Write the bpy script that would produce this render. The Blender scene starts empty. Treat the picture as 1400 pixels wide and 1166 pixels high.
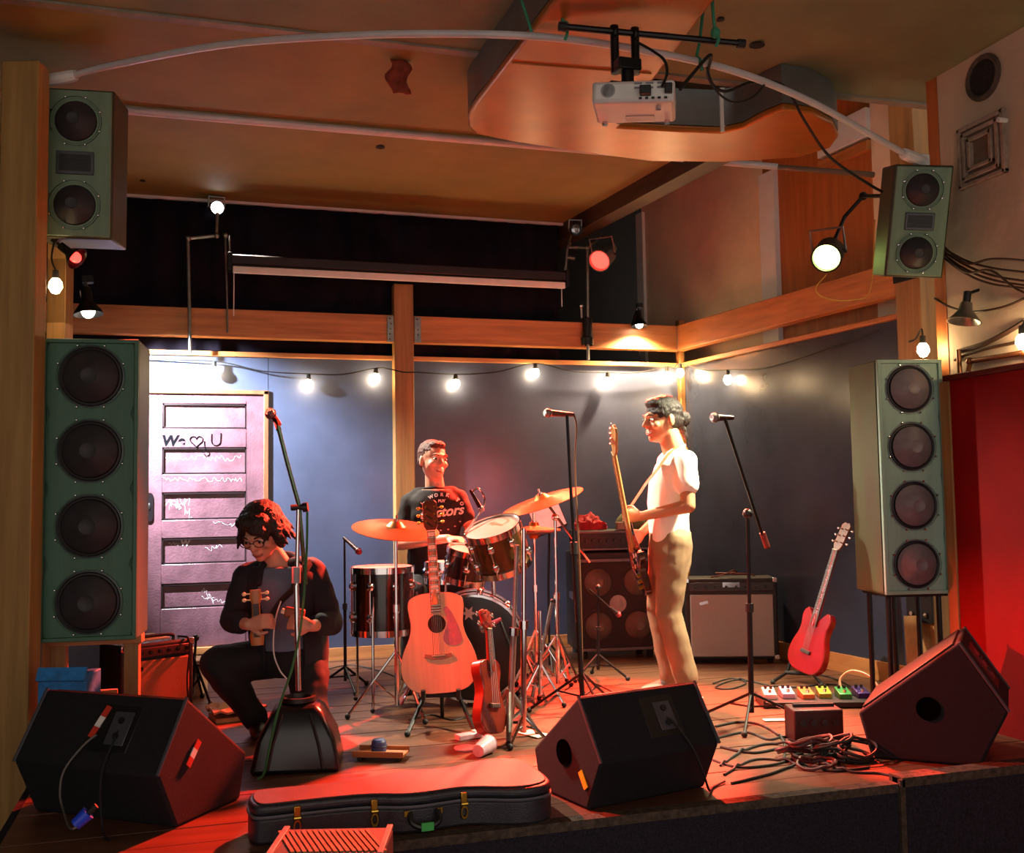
import bpy, bmesh, math, random
from mathutils import Vector, Matrix, noise
from mathutils.bvhtree import BVHTree
random.seed(7)
S = bpy.context.scene
COL = S.collection
PI = math.pi
def R(a): return math.radians(a)

# ------------------------------------------------------------------ camera
TH = R(17.1)                      # yaw of the camera against the back wall
FPX, CX, CY, ROLL, HOR = 1400.0, 700.0, 583.0, 0.0155, 96.0
CAMZ = 1.2                        # above the stage boards
RT = Vector((math.cos(TH), -math.sin(TH), 0)); FH = Vector((math.sin(TH), math.cos(TH), 0)); UP = Vector((0, 0, 1))
PIT = math.atan(HOR / FPX)
FW = FH * math.cos(PIT) + UP * math.sin(PIT); UC = UP * math.cos(PIT) - FH * math.sin(PIT)
rc = (RT - UC * ROLL).normalized(); uc = (UC + RT * ROLL).normalized()
cam = bpy.data.cameras.new('camera'); camo = bpy.data.objects.new('camera', cam); COL.objects.link(camo)
cam.sensor_width = 36; cam.lens = 36 * FPX / 1400; cam.clip_start = 0.05
m = Matrix((rc, uc, -FW)).transposed().to_4x4(); m.translation = (0, 0, CAMZ); camo.matrix_world = m
S.camera = camo
C0 = Vector((0, 0, CAMZ))
def ray(px, py): return rc * (px - CX) - uc * (py - CY) + FW * FPX
def at_d(px, py, d): r = ray(px, py); return C0 + r * (d / r.dot(FH))
def at_z(px, py, z): r = ray(px, py); return C0 + r * ((z - CAMZ) / r.z)
def at_Y(px, py, Y): r = ray(px, py); return C0 + r * (Y / r.y)
def at_X(px, py, X): r = ray(px, py); return C0 + r * (X / r.x)
def at_pl(px, py, p, n): r = ray(px, py); return C0 + r * ((p - C0).dot(n) / r.dot(n))
def cw(lat, dep, z=0): v = RT * lat + FH * dep; v.z = z; return v

# ------------------------------------------------------------------ world, exposure
W = bpy.data.worlds.new('world'); S.world = W; W.use_nodes = True
W.node_tree.nodes['Background'].inputs[0].default_value = (1.0, 0.84, 0.73, 1)
W.node_tree.nodes['Background'].inputs[1].default_value = 0.62
S.view_settings.view_transform = 'Standard'; S.view_settings.look = 'None'
S.view_settings.gamma = 1; S.view_settings.use_curve_mapping = False
S.view_settings.exposure = 0.95

# ------------------------------------------------------------------ materials
def lin(h):
    h = h.lstrip('#'); o = []
    for i in (0, 2, 4):
        c = int(h[i:i+2], 16) / 255; o.append(c / 12.92 if c <= .04045 else ((c + .055) / 1.055) ** 2.4)
    return o
MATS = {}
def mat(name, col, rough=.6, metal=0, var=.2, scale=9, stretch=(1, 1, 1), bump=0, bscale=None, emit=0, ecol=None, coat=0, col2=None, detail=4, spec=.5, trans=0):
    if name in MATS: return MATS[name]
    M = bpy.data.materials.new(name); M.use_nodes = True; nt = M.node_tree; N = nt.nodes; Lk = nt.links
    b = N['Principled BSDF']; c = lin(col) if isinstance(col, str) else list(col)
    tc = N.new('ShaderNodeTexCoord'); mp = N.new('ShaderNodeMapping'); mp.inputs['Scale'].default_value = stretch
    Lk.new(tc.outputs['Object'], mp.inputs[0])
    nz = N.new('ShaderNodeTexNoise'); nz.inputs['Scale'].default_value = scale; nz.inputs['Detail'].default_value = detail; nz.inputs['Roughness'].default_value = .6
    Lk.new(mp.outputs[0], nz.inputs['Vector'])
    rp = N.new('ShaderNodeValToRGB'); e = rp.color_ramp.elements; e[0].position = .3; e[1].position = .7
    c2 = (lin(col2) if isinstance(col2, str) else col2) if col2 else None
    if c2: e[0].color = (*c, 1); e[1].color = (*c2, 1)
    else: e[0].color = (*[x * (1 - var) for x in c], 1); e[1].color = (*[min(1, x * (1 + var)) for x in c], 1)
    Lk.new(nz.outputs['Fac'], rp.inputs[0]); Lk.new(rp.outputs[0], b.inputs['Base Color'])
    b.inputs['Roughness'].default_value = rough; b.inputs['Metallic'].default_value = metal
    b.inputs['Specular IOR Level'].default_value = spec
    if coat: b.inputs['Coat Weight'].default_value = coat; b.inputs['Coat Roughness'].default_value = .08
    if trans: b.inputs['Transmission Weight'].default_value = trans
    if emit:
        b.inputs['Emission Color'].default_value = (*(lin(ecol) if isinstance(ecol, str) else (ecol or c)), 1); b.inputs['Emission Strength'].default_value = emit
    if bump:
        n2 = N.new('ShaderNodeTexNoise'); n2.inputs['Scale'].default_value = bscale or scale * 6; n2.inputs['Detail'].default_value = 3
        Lk.new(mp.outputs[0], n2.inputs['Vector'])
        bp = N.new('ShaderNodeBump'); bp.inputs['Strength'].default_value = bump; bp.inputs['Distance'].default_value = .01
        Lk.new(n2.outputs['Fac'], bp.inputs['Height']); Lk.new(bp.outputs[0], b.inputs['Normal'])
    MATS[name] = M; return M
def wood(name, c1, c2, axis=0, rough=.55, sc=5, **k):
    st = [14, 14, 14]; st[axis] = .9
    return mat(name, c1, rough, col2=c2, scale=sc * .35, stretch=st, detail=6, bump=k.pop('bump', .12), bscale=3, **k)
pine_x = wood('pine along x', '#9c6436', '#c88c54', 0); pine_y = wood('pine along y', '#985c2a', '#c07c3e', 1); pine_z = wood('pine upright', '#7e5a30', '#a87a44', 2)
post_wood = wood('pale post wood', '#8a6632', '#ab844a', 2); old_wood = wood('dark upright wood', '#3a2316', '#5b3a22', 2); old_woody = wood('dark beam wood', '#2a1a12', '#48301e', 1)
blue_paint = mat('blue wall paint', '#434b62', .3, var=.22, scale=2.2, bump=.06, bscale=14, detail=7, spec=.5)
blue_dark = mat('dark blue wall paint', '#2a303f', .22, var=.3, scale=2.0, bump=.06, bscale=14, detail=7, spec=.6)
door_paint = mat('glossy maroon door paint', '#6b4a54', .32, var=.35, scale=6, bump=.25, bscale=60, detail=8, spec=.6)
black_paint = mat('black paint', '#0a0a0c', .5, var=.3)
marker = mat('marker ink', '#0b0c10', .95, var=.1, spec=.05)
chalk = mat('chalk', '#d8d2d6', .9, var=.2, scale=60)
iron = mat('galvanised iron', '#8b8b88', .35, .9, var=.25, scale=14); chrome = mat('chrome', '#d8d8da', .12, 1, var=.05)
steel_dark = mat('black steel', '#131315', .4, .5, var=.2); brass = mat('brass', '#c39b3e', .28, 1, var=.2)
rubber = mat('black rubber', '#0d0d0e', .7, var=.2); plastic_k = mat('black plastic', '#121214', .45, var=.2)
white_pl = mat('white plastic', '#d9d6d2', .4, var=.06); pvc = mat('white pvc pipe', '#b9b6b6', .4, var=.12, scale=6)
curtain_m = mat('black curtain cloth', '#18141e', .95, var=.4, scale=3, bump=.3, bscale=20, spec=.1)
plaster = mat('cream plaster', '#dcc3a4', .85, var=.14, scale=2.5, bump=.35, bscale=16, detail=7)
plaster_w = mat('white plaster', '#b3a08a', .85, var=.12, scale=2.0, bump=.5, bscale=12, detail=8)
ceil_br = mat('brown ceiling board', '#7c6a34', .75, var=.2, scale=1.6, bump=.12, bscale=60, detail=8)
ceil_gr = mat('olive grey ceiling board', '#6f7150', .8, var=.2, scale=2.0, bump=.2, bscale=60, detail=8)
ply = wood('orange plywood', '#95501f', '#b5672e', 2)
stage_m = mat('worn painted boards', '#4a2c1e', .38, col2='#66422e', scale=1.4, stretch=(1, 9, 9), detail=7, bump=.12, bscale=8, spec=.5)
carpet = mat('black carpet', '#2a262e', .95, var=.5, scale=120, bump=.5, bscale=300, spec=.15)
carpet_worn = mat('worn carpet edge', '#4b4038', .95, var=.5, scale=40, bump=.4, bscale=200, spec=.1)
floor_m = mat('dark floor', '#15150f', .8, var=.5, scale=8, spec=.2)
red_m = mat('red painted panel', '#7a0404', .8, spec=.15, var=.15, scale=3)
dark_wall = mat('dark wall', '#17130f', .9, var=.3)
galv = mat('galvanised duct', '#7d8384', .42, .75, var=.2, scale=3, bump=.05, bscale=12)
duct_warm = mat('duct metal with warm reflection', '#a8621a', .32, .2, var=.2, scale=2.5, bump=.08, bscale=9, spec=.6)  # warm stage reflected in the metal underside is put into its colour

# ------------------------------------------------------------------ mesh builder
def rotm(e): return Matrix.Rotation(e[2], 4, 'Z') @ Matrix.Rotation(e[1], 4, 'Y') @ Matrix.Rotation(e[0], 4, 'X')
def frame(d):
    d = d.normalized(); a = Vector((0, 0, 1)) if abs(d.z) < .9 else Vector((1, 0, 0))
    u = a.cross(d).normalized(); return u, d.cross(u), d
def V(*a): return Vector(a[0] if len(a) == 1 else a)
def align(p, d, upv=None):          # matrix with local z along d, origin p
    if upv is None: u, v, w = frame(Vector(d))
    else:
        w = Vector(d).normalized(); u = Vector(upv).cross(w).normalized(); v = w.cross(u)
    M = Matrix((u, v, w)).transposed().to_4x4(); M.translation = p; return M
class MB:
    def __init__(s): s.v = []; s.f = []; s.M = Matrix()
    def add(s, vs, fs, m=None):
        o = len(s.v); M = s.M @ m if m is not None else s.M
        s.v += [M @ Vector(p) for p in vs]; s.f += [[i + o for i in f] for f in fs]; return s
    def box(s, c, d, rot=None, m=None):
        x, y, z = d[0] / 2, d[1] / 2, d[2] / 2
        vs = [(i * x, j * y, k * z) for i in (-1, 1) for j in (-1, 1) for k in (-1, 1)]
        T = Matrix.Translation(Vector(c)) @ (rotm(rot) if rot else Matrix())
        return s.add(vs, [(0, 1, 3, 2), (4, 6, 7, 5), (0, 4, 5, 1), (2, 3, 7, 6), (0, 2, 6, 4), (1, 5, 7, 3)], (m @ T) if m is not None else T)
    def bx(s, a, b): return s.box([(a[i] + b[i]) / 2 for i in range(3)], [abs(a[i] - b[i]) for i in range(3)])
    def loft(s, rings, n=16, close=True):
        vs = []; fs = []
        for c, u, v in rings:
            for i in range(n):
                a = 2 * PI * i / n; vs.append(Vector(c) + Vector(u) * math.cos(a) + Vector(v) * math.sin(a))
        k = len(rings)
        for j in range(k - 1):
            for i in range(n): fs.append((j * n + i, j * n + (i + 1) % n, (j + 1) * n + (i + 1) % n, (j + 1) * n + i))
        if close: fs.append(tuple(range(n - 1, -1, -1))); fs.append(tuple(range((k - 1) * n, k * n)))
        return s.add(vs, fs)
    def tube(s, pts, r, n=8, fx=1, close=True):
        pts = [Vector(p) for p in pts]; k = len(pts); rs = r if isinstance(r, (list, tuple)) else [r] * k
        u = None; rings = []
        for i, p in enumerate(pts):
            d = (pts[min(i + 1, k - 1)] - pts[max(i - 1, 0)])
            if d.length < 1e-6: d = Vector((0, 0, 1))
            d.normalize()
            if u is None: u = frame(d)[0]
            u = (u - d * u.dot(d)).normalized(); v = d.cross(u)
            rings.append((p, u * rs[i] * fx, v * rs[i]))
        return s.loft(rings, n, close)
    def cyl(s, a, b, r0, r1=None, n=14): return s.tube([a, b], [r0, r0 if r1 is None else r1], n)
    def caps(s, a, b, r0, r1=None, n=12):   # tapered capsule
        a = Vector(a); b = Vector(b); r1 = r0 if r1 is None else r1; d = (b - a).normalized()
        P = []; Q = []
        for t in (-80, -55, -25): P.append(a + d * r0 * math.sin(R(t))); Q.append(r0 * math.cos(R(t)))
        P += [a, b]; Q += [r0, r1]
        for t in (25, 55, 80): P.append(b + d * r1 * math.sin(R(t))); Q.append(r1 * math.cos(R(t)))
        u, v, _ = frame(d)
        return s.loft([(p, u * q, v * q) for p, q in zip(P, Q)], n)
    def lathe(s, prof, n=24, m=None, close=True):
        vs = []; fs = []
        for r, z in prof:
            for i in range(n): a = 2 * PI * i / n; vs.append((r * math.cos(a), r * math.sin(a), z))
        k = len(prof)
        for j in range(k - 1):
            for i in range(n): fs.append((j * n + i, j * n + (i + 1) % n, (j + 1) * n + (i + 1) % n, (j + 1) * n + i))
        if close:
            if prof[0][0] > 1e-5: fs.append(tuple(range(n - 1, -1, -1)))
            if prof[-1][0] > 1e-5: fs.append(tuple(range((k - 1) * n, k * n)))
        return s.add(vs, fs, m)
    def ell(s, c, r, rot=None, n=16):
        if not isinstance(r, (tuple, list)): r = (r, r, r)
        pr = [(max(1e-4, math.cos(R(t))), math.sin(R(t))) for t in range(-90, 91, 15)]
        T = Matrix.Translation(Vector(c)) @ (rotm(rot) if rot else Matrix()) @ Matrix.Diagonal((r[0], r[1], r[2], 1))
        return s.lathe(pr, n, T, close=False)
    def torus(s, c, R0, r, m=None, n=28, k=8):
        vs = []; fs = []
        for i in range(n):
            a = 2 * PI * i / n
            for j in range(k):
                b = 2 * PI * j / k; q = R0 + r * math.cos(b); vs.append((q * math.cos(a), q * math.sin(a), r * math.sin(b)))
        for i in range(n):
            for j in range(k): fs.append((i * k + j, ((i + 1) % n) * k + j, ((i + 1) % n) * k + (j + 1) % k, i * k + (j + 1) % k))
        T = Matrix.Translation(Vector(c)); return s.add(vs, fs, (m @ T) if m is not None else T)
    def prism(s, out, z0, z1, m=None, hole=None):
        n = len(out); vs = [(p[0], p[1], z0) for p in out] + [(p[0], p[1], z1) for p in out]
        fs = [tuple(range(n - 1, -1, -1)), tuple(range(n, 2 * n))] + [(i, (i + 1) % n, n + (i + 1) % n, n + i) for i in range(n)]
        return s.add(vs, fs, m)
    def mesh(s, name, smooth=35, recalc=True):
        me = bpy.data.meshes.new(name); me.from_pydata([tuple(v) for v in s.v], [], s.f)
        bm = bmesh.new(); bm.from_mesh(me); bmesh.ops.remove_doubles(bm, verts=bm.verts, dist=1e-5)
        if recalc: bmesh.ops.recalc_face_normals(bm, faces=bm.faces)
        bm.to_mesh(me); bm.free()
        if smooth:
            for p in me.polygons: p.use_smooth = True
            me.set_sharp_from_angle(angle=R(smooth))
        return me
    def build(s, name, material, parent=None, smooth=35, bevel=0, seg=2):
        return link(name, s.mesh(name, smooth), material, parent, bevel, seg)
def link(name, me, material, parent=None, bevel=0, seg=2):
    if material is not None: me.materials.clear(); me.materials.append(material)
    o = bpy.data.objects.new(name, me); COL.objects.link(o)
    if parent is not None: o.parent = parent
    if bevel:
        b = o.modifiers.new('bevel', 'BEVEL'); b.width = bevel; b.segments = seg; b.limit_method = 'ANGLE'; b.angle_limit = R(40); b.harden_normals = False
    return o
def tag(o, label, cat=None, group=None, kind=None):
    o['label'] = label
    if cat: o['category'] = cat
    if group: o['group'] = group
    if kind: o['kind'] = kind
    return o
def thing(name, label, cat, loc=(0, 0, 0), rz=0, rx=0, ry=0, group=None, kind=None, M=None):
    o = bpy.data.objects.new(name, None); COL.objects.link(o); o.empty_display_size = .1
    o.matrix_world = M if M is not None else Matrix.Translation(Vector(loc)) @ rotm((rx, ry, rz))
    return tag(o, label, cat, group, kind)
def copy_tree(o, parent=None):
    c = o.copy(); COL.objects.link(c); c.parent = parent
    for ch in o.children: copy_tree(ch, c)
    return c
def smooth_pts(P, k=6):              # catmull-rom
    P = [Vector(p) for p in P]; out = []
    for i in range(len(P) - 1):
        a, b, c, d = P[max(i - 1, 0)], P[i], P[i + 1], P[min(i + 2, len(P) - 1)]
        for j in range(k):
            t = j / k; out.append(.5 * ((2 * b) + (c - a) * t + (2 * a - 5 * b + 4 * c - d) * t * t + (3 * b - a - 3 * c + d) * t ** 3))
    out.append(P[-1]); return out
def text_mesh(txt, size, shear=0, depth=.001, align_x='CENTER', bold=0):
    cu = bpy.data.curves.new('text', 'FONT'); cu.body = txt; cu.size = size; cu.align_x = align_x; cu.align_y = 'CENTER'; cu.extrude = depth; cu.shear = shear; cu.offset = bold
    o = bpy.data.objects.new('text', cu); COL.objects.link(o); dg = bpy.context.evaluated_depsgraph_get(); dg.update()
    me = bpy.data.meshes.new_from_object(o.evaluated_get(dg)); bpy.data.objects.remove(o); bpy.data.curves.remove(cu); return me
def spot(name, loc, target, energy, color, angle=50, blend=.5, size=.05):
    l = bpy.data.lights.new(name, 'SPOT'); l.energy = energy; l.color = color; l.spot_size = R(angle); l.spot_blend = blend; l.shadow_soft_size = size
    o = bpy.data.objects.new(name, l); COL.objects.link(o); o.location = loc
    o.rotation_euler = (Vector(target) - Vector(loc)).to_track_quat('-Z', 'Y').to_euler(); return o

# ================================================================== SETTING
GZ = -.45                                    # ground of the room; the stage top is z = 0
YB = 7.83                                    # face of the blue back panels
CORN = Vector((3.926, 7.83, 0)); UW = Vector((.1065, -.9943, 0)); NW = Vector((-.9943, -.1065, 0))   # splayed right panel: direction and inward normal
WP = CORN - NW * .25                         # real right wall behind the panel
YF = 3.66; XL = -.66                         # stage front and left edge
tag(MB().bx((-6, -2, GZ - .1), (8, 11, GZ)).build('floor', floor_m), 'dark worn floor in front of the stage', 'floor', kind='structure')
# stage with boards
st = thing('stage', 'low wooden stage with worn boards and a black carpeted front', 'stage', (0, 0, 0), kind='structure')
x1 = 4.35
MB().bx((XL + .02, YF + .05, GZ), (3.80, 4.6, -.03)).bx((XL + .02, 4.6, GZ), (x1, YB + .25, -.03)).build('platform', dark_wall, st)
y = YF + .03; bw = .185; bcol = [stage_m]
bm_ = MB().bx((XL, -bw / 2 + .003, -.03), (3.82, bw / 2 - .003, 0)).mesh('board'); bm_.materials.append(stage_m)
bm2 = MB().bx((XL, -bw / 2 + .003, -.03), (x1, bw / 2 - .003, 0)).mesh('board'); bm2.materials.append(stage_m)
k = 0
while y < YB + .2:
    o = bpy.data.objects.new('board', bm_ if y < 4.6 else bm2); COL.objects.link(o); o.parent = st; o.location = (0, y + bw / 2, random.uniform(-.002, .001)); y += bw; k += 1
e0 = at_z(1221, 1068, 0).x
MB().bx((XL, YF - .02, GZ), (e0 - .01, YF + .03, -.004)).build('front_panel', carpet, st)
MB().bx((XL, YF - .026, -.03), (e0 - .012, YF + .035, .004)).build('edge_strip', carpet_worn, st)
MB().bx((e0, YF - .03, GZ), (3.80, YF + .03, .02)).build('front_panel', carpet, st)
MB().bx((e0 + .0, YF - .036, -.01), (3.80, YF + .05, .028)).build('edge_strip', carpet_worn, st)
MB().bx((e0 - .012, YF - .036, GZ), (e0 + .012, YF - .02, .02)).build('joint_strip', carpet_worn, st)
MB().bx((XL - .03, YF, GZ), (XL, 7.9, -.004)).build('side_panel', carpet, st)

# back wall: blue panels, trim, door recess
wb = thing('wall_back', 'blue painted plywood back wall of the stage', 'wall', (0, 0, 0), kind='structure')
zt = 2.27
xp0, xp1 = at_Y(540, 600, YB - .1).x, at_Y(567, 600, YB - .1).x
xd0, xd1 = at_Y(189, 700, YB).x, at_Y(367, 700, YB).x
dz = at_Y(280, 535, YB).z
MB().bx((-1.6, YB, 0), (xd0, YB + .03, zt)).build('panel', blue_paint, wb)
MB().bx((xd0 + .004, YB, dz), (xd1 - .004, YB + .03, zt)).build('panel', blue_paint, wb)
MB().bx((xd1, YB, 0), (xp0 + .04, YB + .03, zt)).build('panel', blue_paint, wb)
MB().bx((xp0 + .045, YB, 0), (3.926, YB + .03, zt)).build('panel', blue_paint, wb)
MB().bx((-1.6, YB - .03, zt), (3.93, YB + .06, zt + .035)).build('top_trim', pine_x, wb, bevel=.004)
MB().bx((xd1 + .02, YB - .02, 0), (3.9, YB, .09)).build('kick_board', pine_x, wb)
# dark void behind
tag(MB().bx((-6, 9.25, GZ), (4.6, 9.35, 4.1)).build('wall_rear', dark_wall), 'unlit dark rear wall behind the curtain', 'wall', kind='structure')
tag(MB().bx((-4.6, -.5, GZ), (-4.5, 9.25, 4.1)).build('wall_left', dark_wall), 'dark side wall beyond the left post', 'wall', kind='structure')

# right wall: dark blue splayed panel
wr = thing('wall_right', 'dark blue glossy plywood side wall of the stage', 'wall', (0, 0, 0), kind='structure')
def slab(s0, s1, z0, z1, base, t0, t1):      # box along UW, thickness from t0 to t1 towards the stage
    b = MB(); P = []
    for z in (z0, z1):
        for s_, t in ((s0, t0), (s1, t0), (s1, t1), (s0, t1)): P.append(base + UW * s_ + NW * t + UP * z)
    return b.add(P, [(3, 2, 1, 0), (4, 5, 6, 7), (0, 1, 5, 4), (1, 2, 6, 5), (2, 3, 7, 6), (3, 0, 4, 7)])
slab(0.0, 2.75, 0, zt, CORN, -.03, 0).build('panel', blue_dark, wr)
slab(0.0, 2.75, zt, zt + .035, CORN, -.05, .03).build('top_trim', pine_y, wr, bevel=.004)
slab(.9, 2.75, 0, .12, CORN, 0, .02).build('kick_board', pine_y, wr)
slab(-.02, .045, 0, zt + .4, CORN, .0, .045).build('corner_strip', pine_z, wr, bevel=.004)
# upper real right wall in sections
wu = thing('wall_side_upper', 'upper side wall of cream plaster and orange plywood', 'wall', (0, 0, 0), kind='structure')
def sp(px, py=300): return (at_pl(px, py, WP, NW) - WP).dot(UW)
s_c = sp(877); s_1 = sp(1045); s_2 = sp(1066); s_3 = sp(1197); s_4 = sp(1256)
slab(s_c, s_1, 0, 4.1, WP, -.05, 0).build('plaster_section', plaster, wu)
slab(s_1, s_2, 0, at_pl(1055, 236, WP, NW).z, WP, -.05, .05).build('white_batten', white_pl, wu, bevel=.004)
slab(s_1, s_3, 0, 4.1, WP, -.06, .004).build('plywood_section', ply, wu)
slab(s_3, s_4 + .6, 0, 4.1, WP, -.05, .012).build('plaster_section', plaster, wu)
tz0, tz1 = at_pl(1165, 200, WP, NW).z, at_pl(1165, 160, WP, NW).z
slab(sp(1128), sp(1197), tz0, tz1, WP, .0, .05).build('transom_board', white_pl, wu, bevel=.004)
slab(sp(1128), sp(1197), tz0 - .09, tz0 - .02, WP, .0, .05).build('ledge', pine_y, wu, bevel=.004)
slab(s_c - .06, s_c + .06, 0, at_pl(877, 292, WP, NW).z, WP, .0, .03).build('white_batten', white_pl, wu)
# main right wall, nearer the camera
XM = 3.845
wm = thing('wall_main', 'rough pale plaster wall to the right of the stage', 'wall', (0, 0, 0), kind='structure')
MB().bx((XM, -1.0, GZ), (XM + .12, 4.517, 3.5)).build('plaster', plaster_w, wm)
MB().bx((XM - .004, 4.517, 1.7), (XM + .14, 4.60, 3.9)).build('end_board', ply, wm)
# red wainscot on it
rw = thing('wall_panel_red', 'red painted wall panelling with a narrow shelf along its top', 'wall', (0, 0, 0), kind='structure')
zr = at_X(1292, 522, XM - .07).z
MB().bx((XM - .07, -.5, GZ), (XM - .005, 4.44, zr)).build('panel', red_m, rw)
MB().bx((XM - .10, -.5, zr), (XM - .005, 4.46, zr + .03)).build('shelf', mat('red brown shelf', '#4a120c', .8, spec=.2), rw, bevel=.004)
MB().bx((XM - .08, 4.44, GZ), (XM - .005, 4.51, zr)).build('edge_board', pine_z, rw, bevel=.004)

# ceiling
ZC = 3.45; YC = 4.88
ce = thing('ceiling', 'low brown and grey boarded ceiling above the stage', 'ceiling', (0, 0, 0), kind='structure')
x0_edge = at_Y(786, 290, YB).x; bl0 = cw(.52, 8.16); bl0.y = YB + .02
def bl(Y): t = (Y - bl0.y) / UW.y; return bl0.x + UW.x * t
MB().prism([(-4.5, -1), (4.2, -1), (4.2, YC), (-4.5, YC)], ZC, ZC + .12).build('near_board', ceil_gr, ce)
MB().bx((-4.5, YC - .03, ZC - .012), (4.2, YC + .03, ZC + .02)).build('seam_batten', mat('grey batten', '#7d7566', .7), ce)
xn = 1.55
MB().prism([(-4.5, YC + .03), (xn, YC + .03), (xn, 5.75), (bl(5.75), 5.75), (bl(YB + .02), YB + .02), (-4.5, YB + .02)], ZC, ZC + .12).build('far_board', ceil_br, ce)
MB().bx((-4.5, YC, 4.1), (5.2, 9.4, 4.2)).build('recess_board', dark_wall, ce)
b = MB(); b.add([(bl(y_) + dx, y_, z) for y_ in (YB + .8, 5.4) for dx in (-.02, .13) for z in (ZC - .13, ZC + .3)],
      [(0, 1, 3, 2), (4, 6, 7, 5), (0, 4, 5, 1), (2, 3, 7, 6), (0, 2, 6, 4), (1, 5, 7, 3)])
b.build('edge_beam', old_woody, ce)
MB().bx((-1.6, YB + .0, ZC - .02), (x0_edge, YB + .03, ZC)).build('edge_strip', pvc, ce)
for (px, py, r_) in ((520, 200, .03), (1035, 60, .04), (985, 25, .02), (195, 246, .02)):
    p = at_z(px, py, ZC); MB().lathe([(.001, 0), (r_, .001), (r_ * .8, .008), (.001, .01)], 9, Matrix.Translation((p.x, p.y, ZC - .01))).build('stain_patch', dark_wall, ce)

# posts and beams
def beam_obj(name, mb, m_, label, cat='beam', bevel=.006): return tag(mb.build(name, m_, bevel=bevel), label, cat, kind='structure')
zb0, zb1 = 2.40, 2.61
beam_obj('trim_1', MB().bx((-1.6, YB - .1, zb0), (xp0, YB - .01, zb1)), pine_x, 'horizontal pine beam over the graffiti door')
beam_obj('trim_2', MB().bx((xp1, YB - .1, zb0), (3.88, YB - .01, zb1)), pine_x, 'horizontal pine beam between the upright post and the corner')
beam_obj('trim_3', MB().bx((xp0, YB - .1, 0), (xp1, YB, at_Y(553, 388, YB - .1).z)), pine_z, 'upright pine post standing behind the drummer', 'post')
s_e = (at_pl(1241, 400, CORN, NW) - CORN).dot(UW)
beam_obj('trim_4', slab(.05, s_e, zb0, zb1, CORN, .01, .1), pine_y, 'pine beam running along the side wall below the green-tinted lamp')
beam_obj('trim_5', slab(s_e, s_e + .2, 0, 4.0, CORN, -.06, .1), pine_z, 'tall pine post behind the right speaker tower', 'post')
s5 = s_e + .1
# left post, outside the stage edge
lp = at_d(27, 600, 4.78)
tag(MB().box((lp.x, lp.y, (GZ + at_d(27, 90, 4.78).z) / 2), (.175, .12, at_d(27, 90, 4.78).z - GZ), (0, 0, -TH)).build('trim_6', post_wood, bevel=.006), 'thick pale timber post at the left edge of the stage', 'post', kind='structure')
q = at_d(82, 430, 5.40)
tag(MB().box((q.x, q.y, 1.25), (.1, .1, 2.5), (0, 0, -TH)).box((q.x, q.y, 2.6), (.1, .1, .9), (0, 0, -TH)).build('trim_7', pine_z, bevel=.004), 'lamp-lit timber post behind the left speakers', 'post', kind='structure')
# leaning brace by right tower
a, c = at_pl(1262, 925, CORN + NW * .12, NW), at_pl(1290, 845, CORN + NW * .12, NW)
# joist hangers
def hanger(p, rz, label):
    t = thing('joist_hanger', label, 'bracket', p, rz)
    MB().box((0, -.006, 0), (.05, .012, .2)).build('plate', iron, t, bevel=.002)
    for i in range(5): MB().cyl((random.uniform(-.012, .012), -.012, -.08 + i * .04), (0, -.018, -.08 + i * .04), .006, n=8).build('bolt', chrome, t)
hanger((xp0 - .03, YB - .1, 2.5), 0, 'galvanised joist hanger on the door side of the upright post')
hanger((xp1 + .03, YB - .1, 2.5), 0, 'galvanised joist hanger on the bass player side of the upright post')
hanger((3.86, YB - .1, 2.5), 0, 'galvanised joist hanger in the corner of the beams')
for zz, lb in ((2.58, 'black bolted plate below the right upper speaker'), (at_pl(1282, 828, CORN + NW * .1, NW).z, 'black bolted plate below the right speaker tower')):
    p = CORN + UW * s5 + NW * .105 + UP * zz
    t = thing('bolted_plate', lb, 'bracket', p, math.atan2(NW.y, NW.x) + PI / 2)
    MB().box((0, -.004, 0), (.2, .014, .22)).build('plate', steel_dark, t, bevel=.002)
    for i in (-1, 1):
        for j in (-1, 1): MB().cyl((i * .055, -.01, j * .06), (i * .055, -.022, j * .06), .014, n=6).build('bolt', chrome, t)

# ------------------------------------------------------------------ the door
zd1 = dz - .02; zd0 = at_Y(280, 884, YB).z
dr = thing('door_1', 'maroon panelled sliding door scrawled with marker and chalk', 'door', (0, YB, 0), kind='structure')
dw0, dw1 = xd0 + .03, xd1 - .03
px_ = lambda px: at_Y(px, 700, YB).x
pz_ = lambda py: at_Y(280, py, YB).z
fl, fr = px_(221), px_(337)
rows = [(552, 586), (612, 648), (673, 710), (735, 770), (797, 830)]
b = MB().bx((dw0, .0, zd0), (fl, .04, zd1)).bx((fr, .0, zd0), (dw1, .04, zd1))
zs = [zd1] + [z for r_ in rows for z in (pz_(r_[0]), pz_(r_[1]))] + [zd0]
for i in range(0, len(zs), 2): b.bx((fl, .0, zs[i + 1]), (fr, .04, zs[i]))
b.build('stile_frame', door_paint, dr, bevel=.006)
for r_ in rows:
    MB().bx((fl, .022, pz_(r_[1])), (fr, .04, pz_(r_[0]))).build('door_panel', door_paint, dr)
    a, c = pz_(r_[1]), pz_(r_[0]); w = .012
    MB().bx((fl, .004, a), (fr, .024, a + w)).bx((fl, .004, c - w), (fr, .024, c)).bx((fl, .004, a), (fl + w, .024, c)).bx((fr - w, .004, a), (fr, .024, c)).build('panel_moulding', mat('dark moulding', '#1c0f14', .4), dr)
b = MB().bx((xd0, -.02, zd0), (dw0 + .006, .03, dz + .01)).bx((dw1 - .006, -.02, zd0), (xd1, .03, dz + .01)).bx((xd0, -.02, zd1), (xd1, .03, dz + .012))
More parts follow.
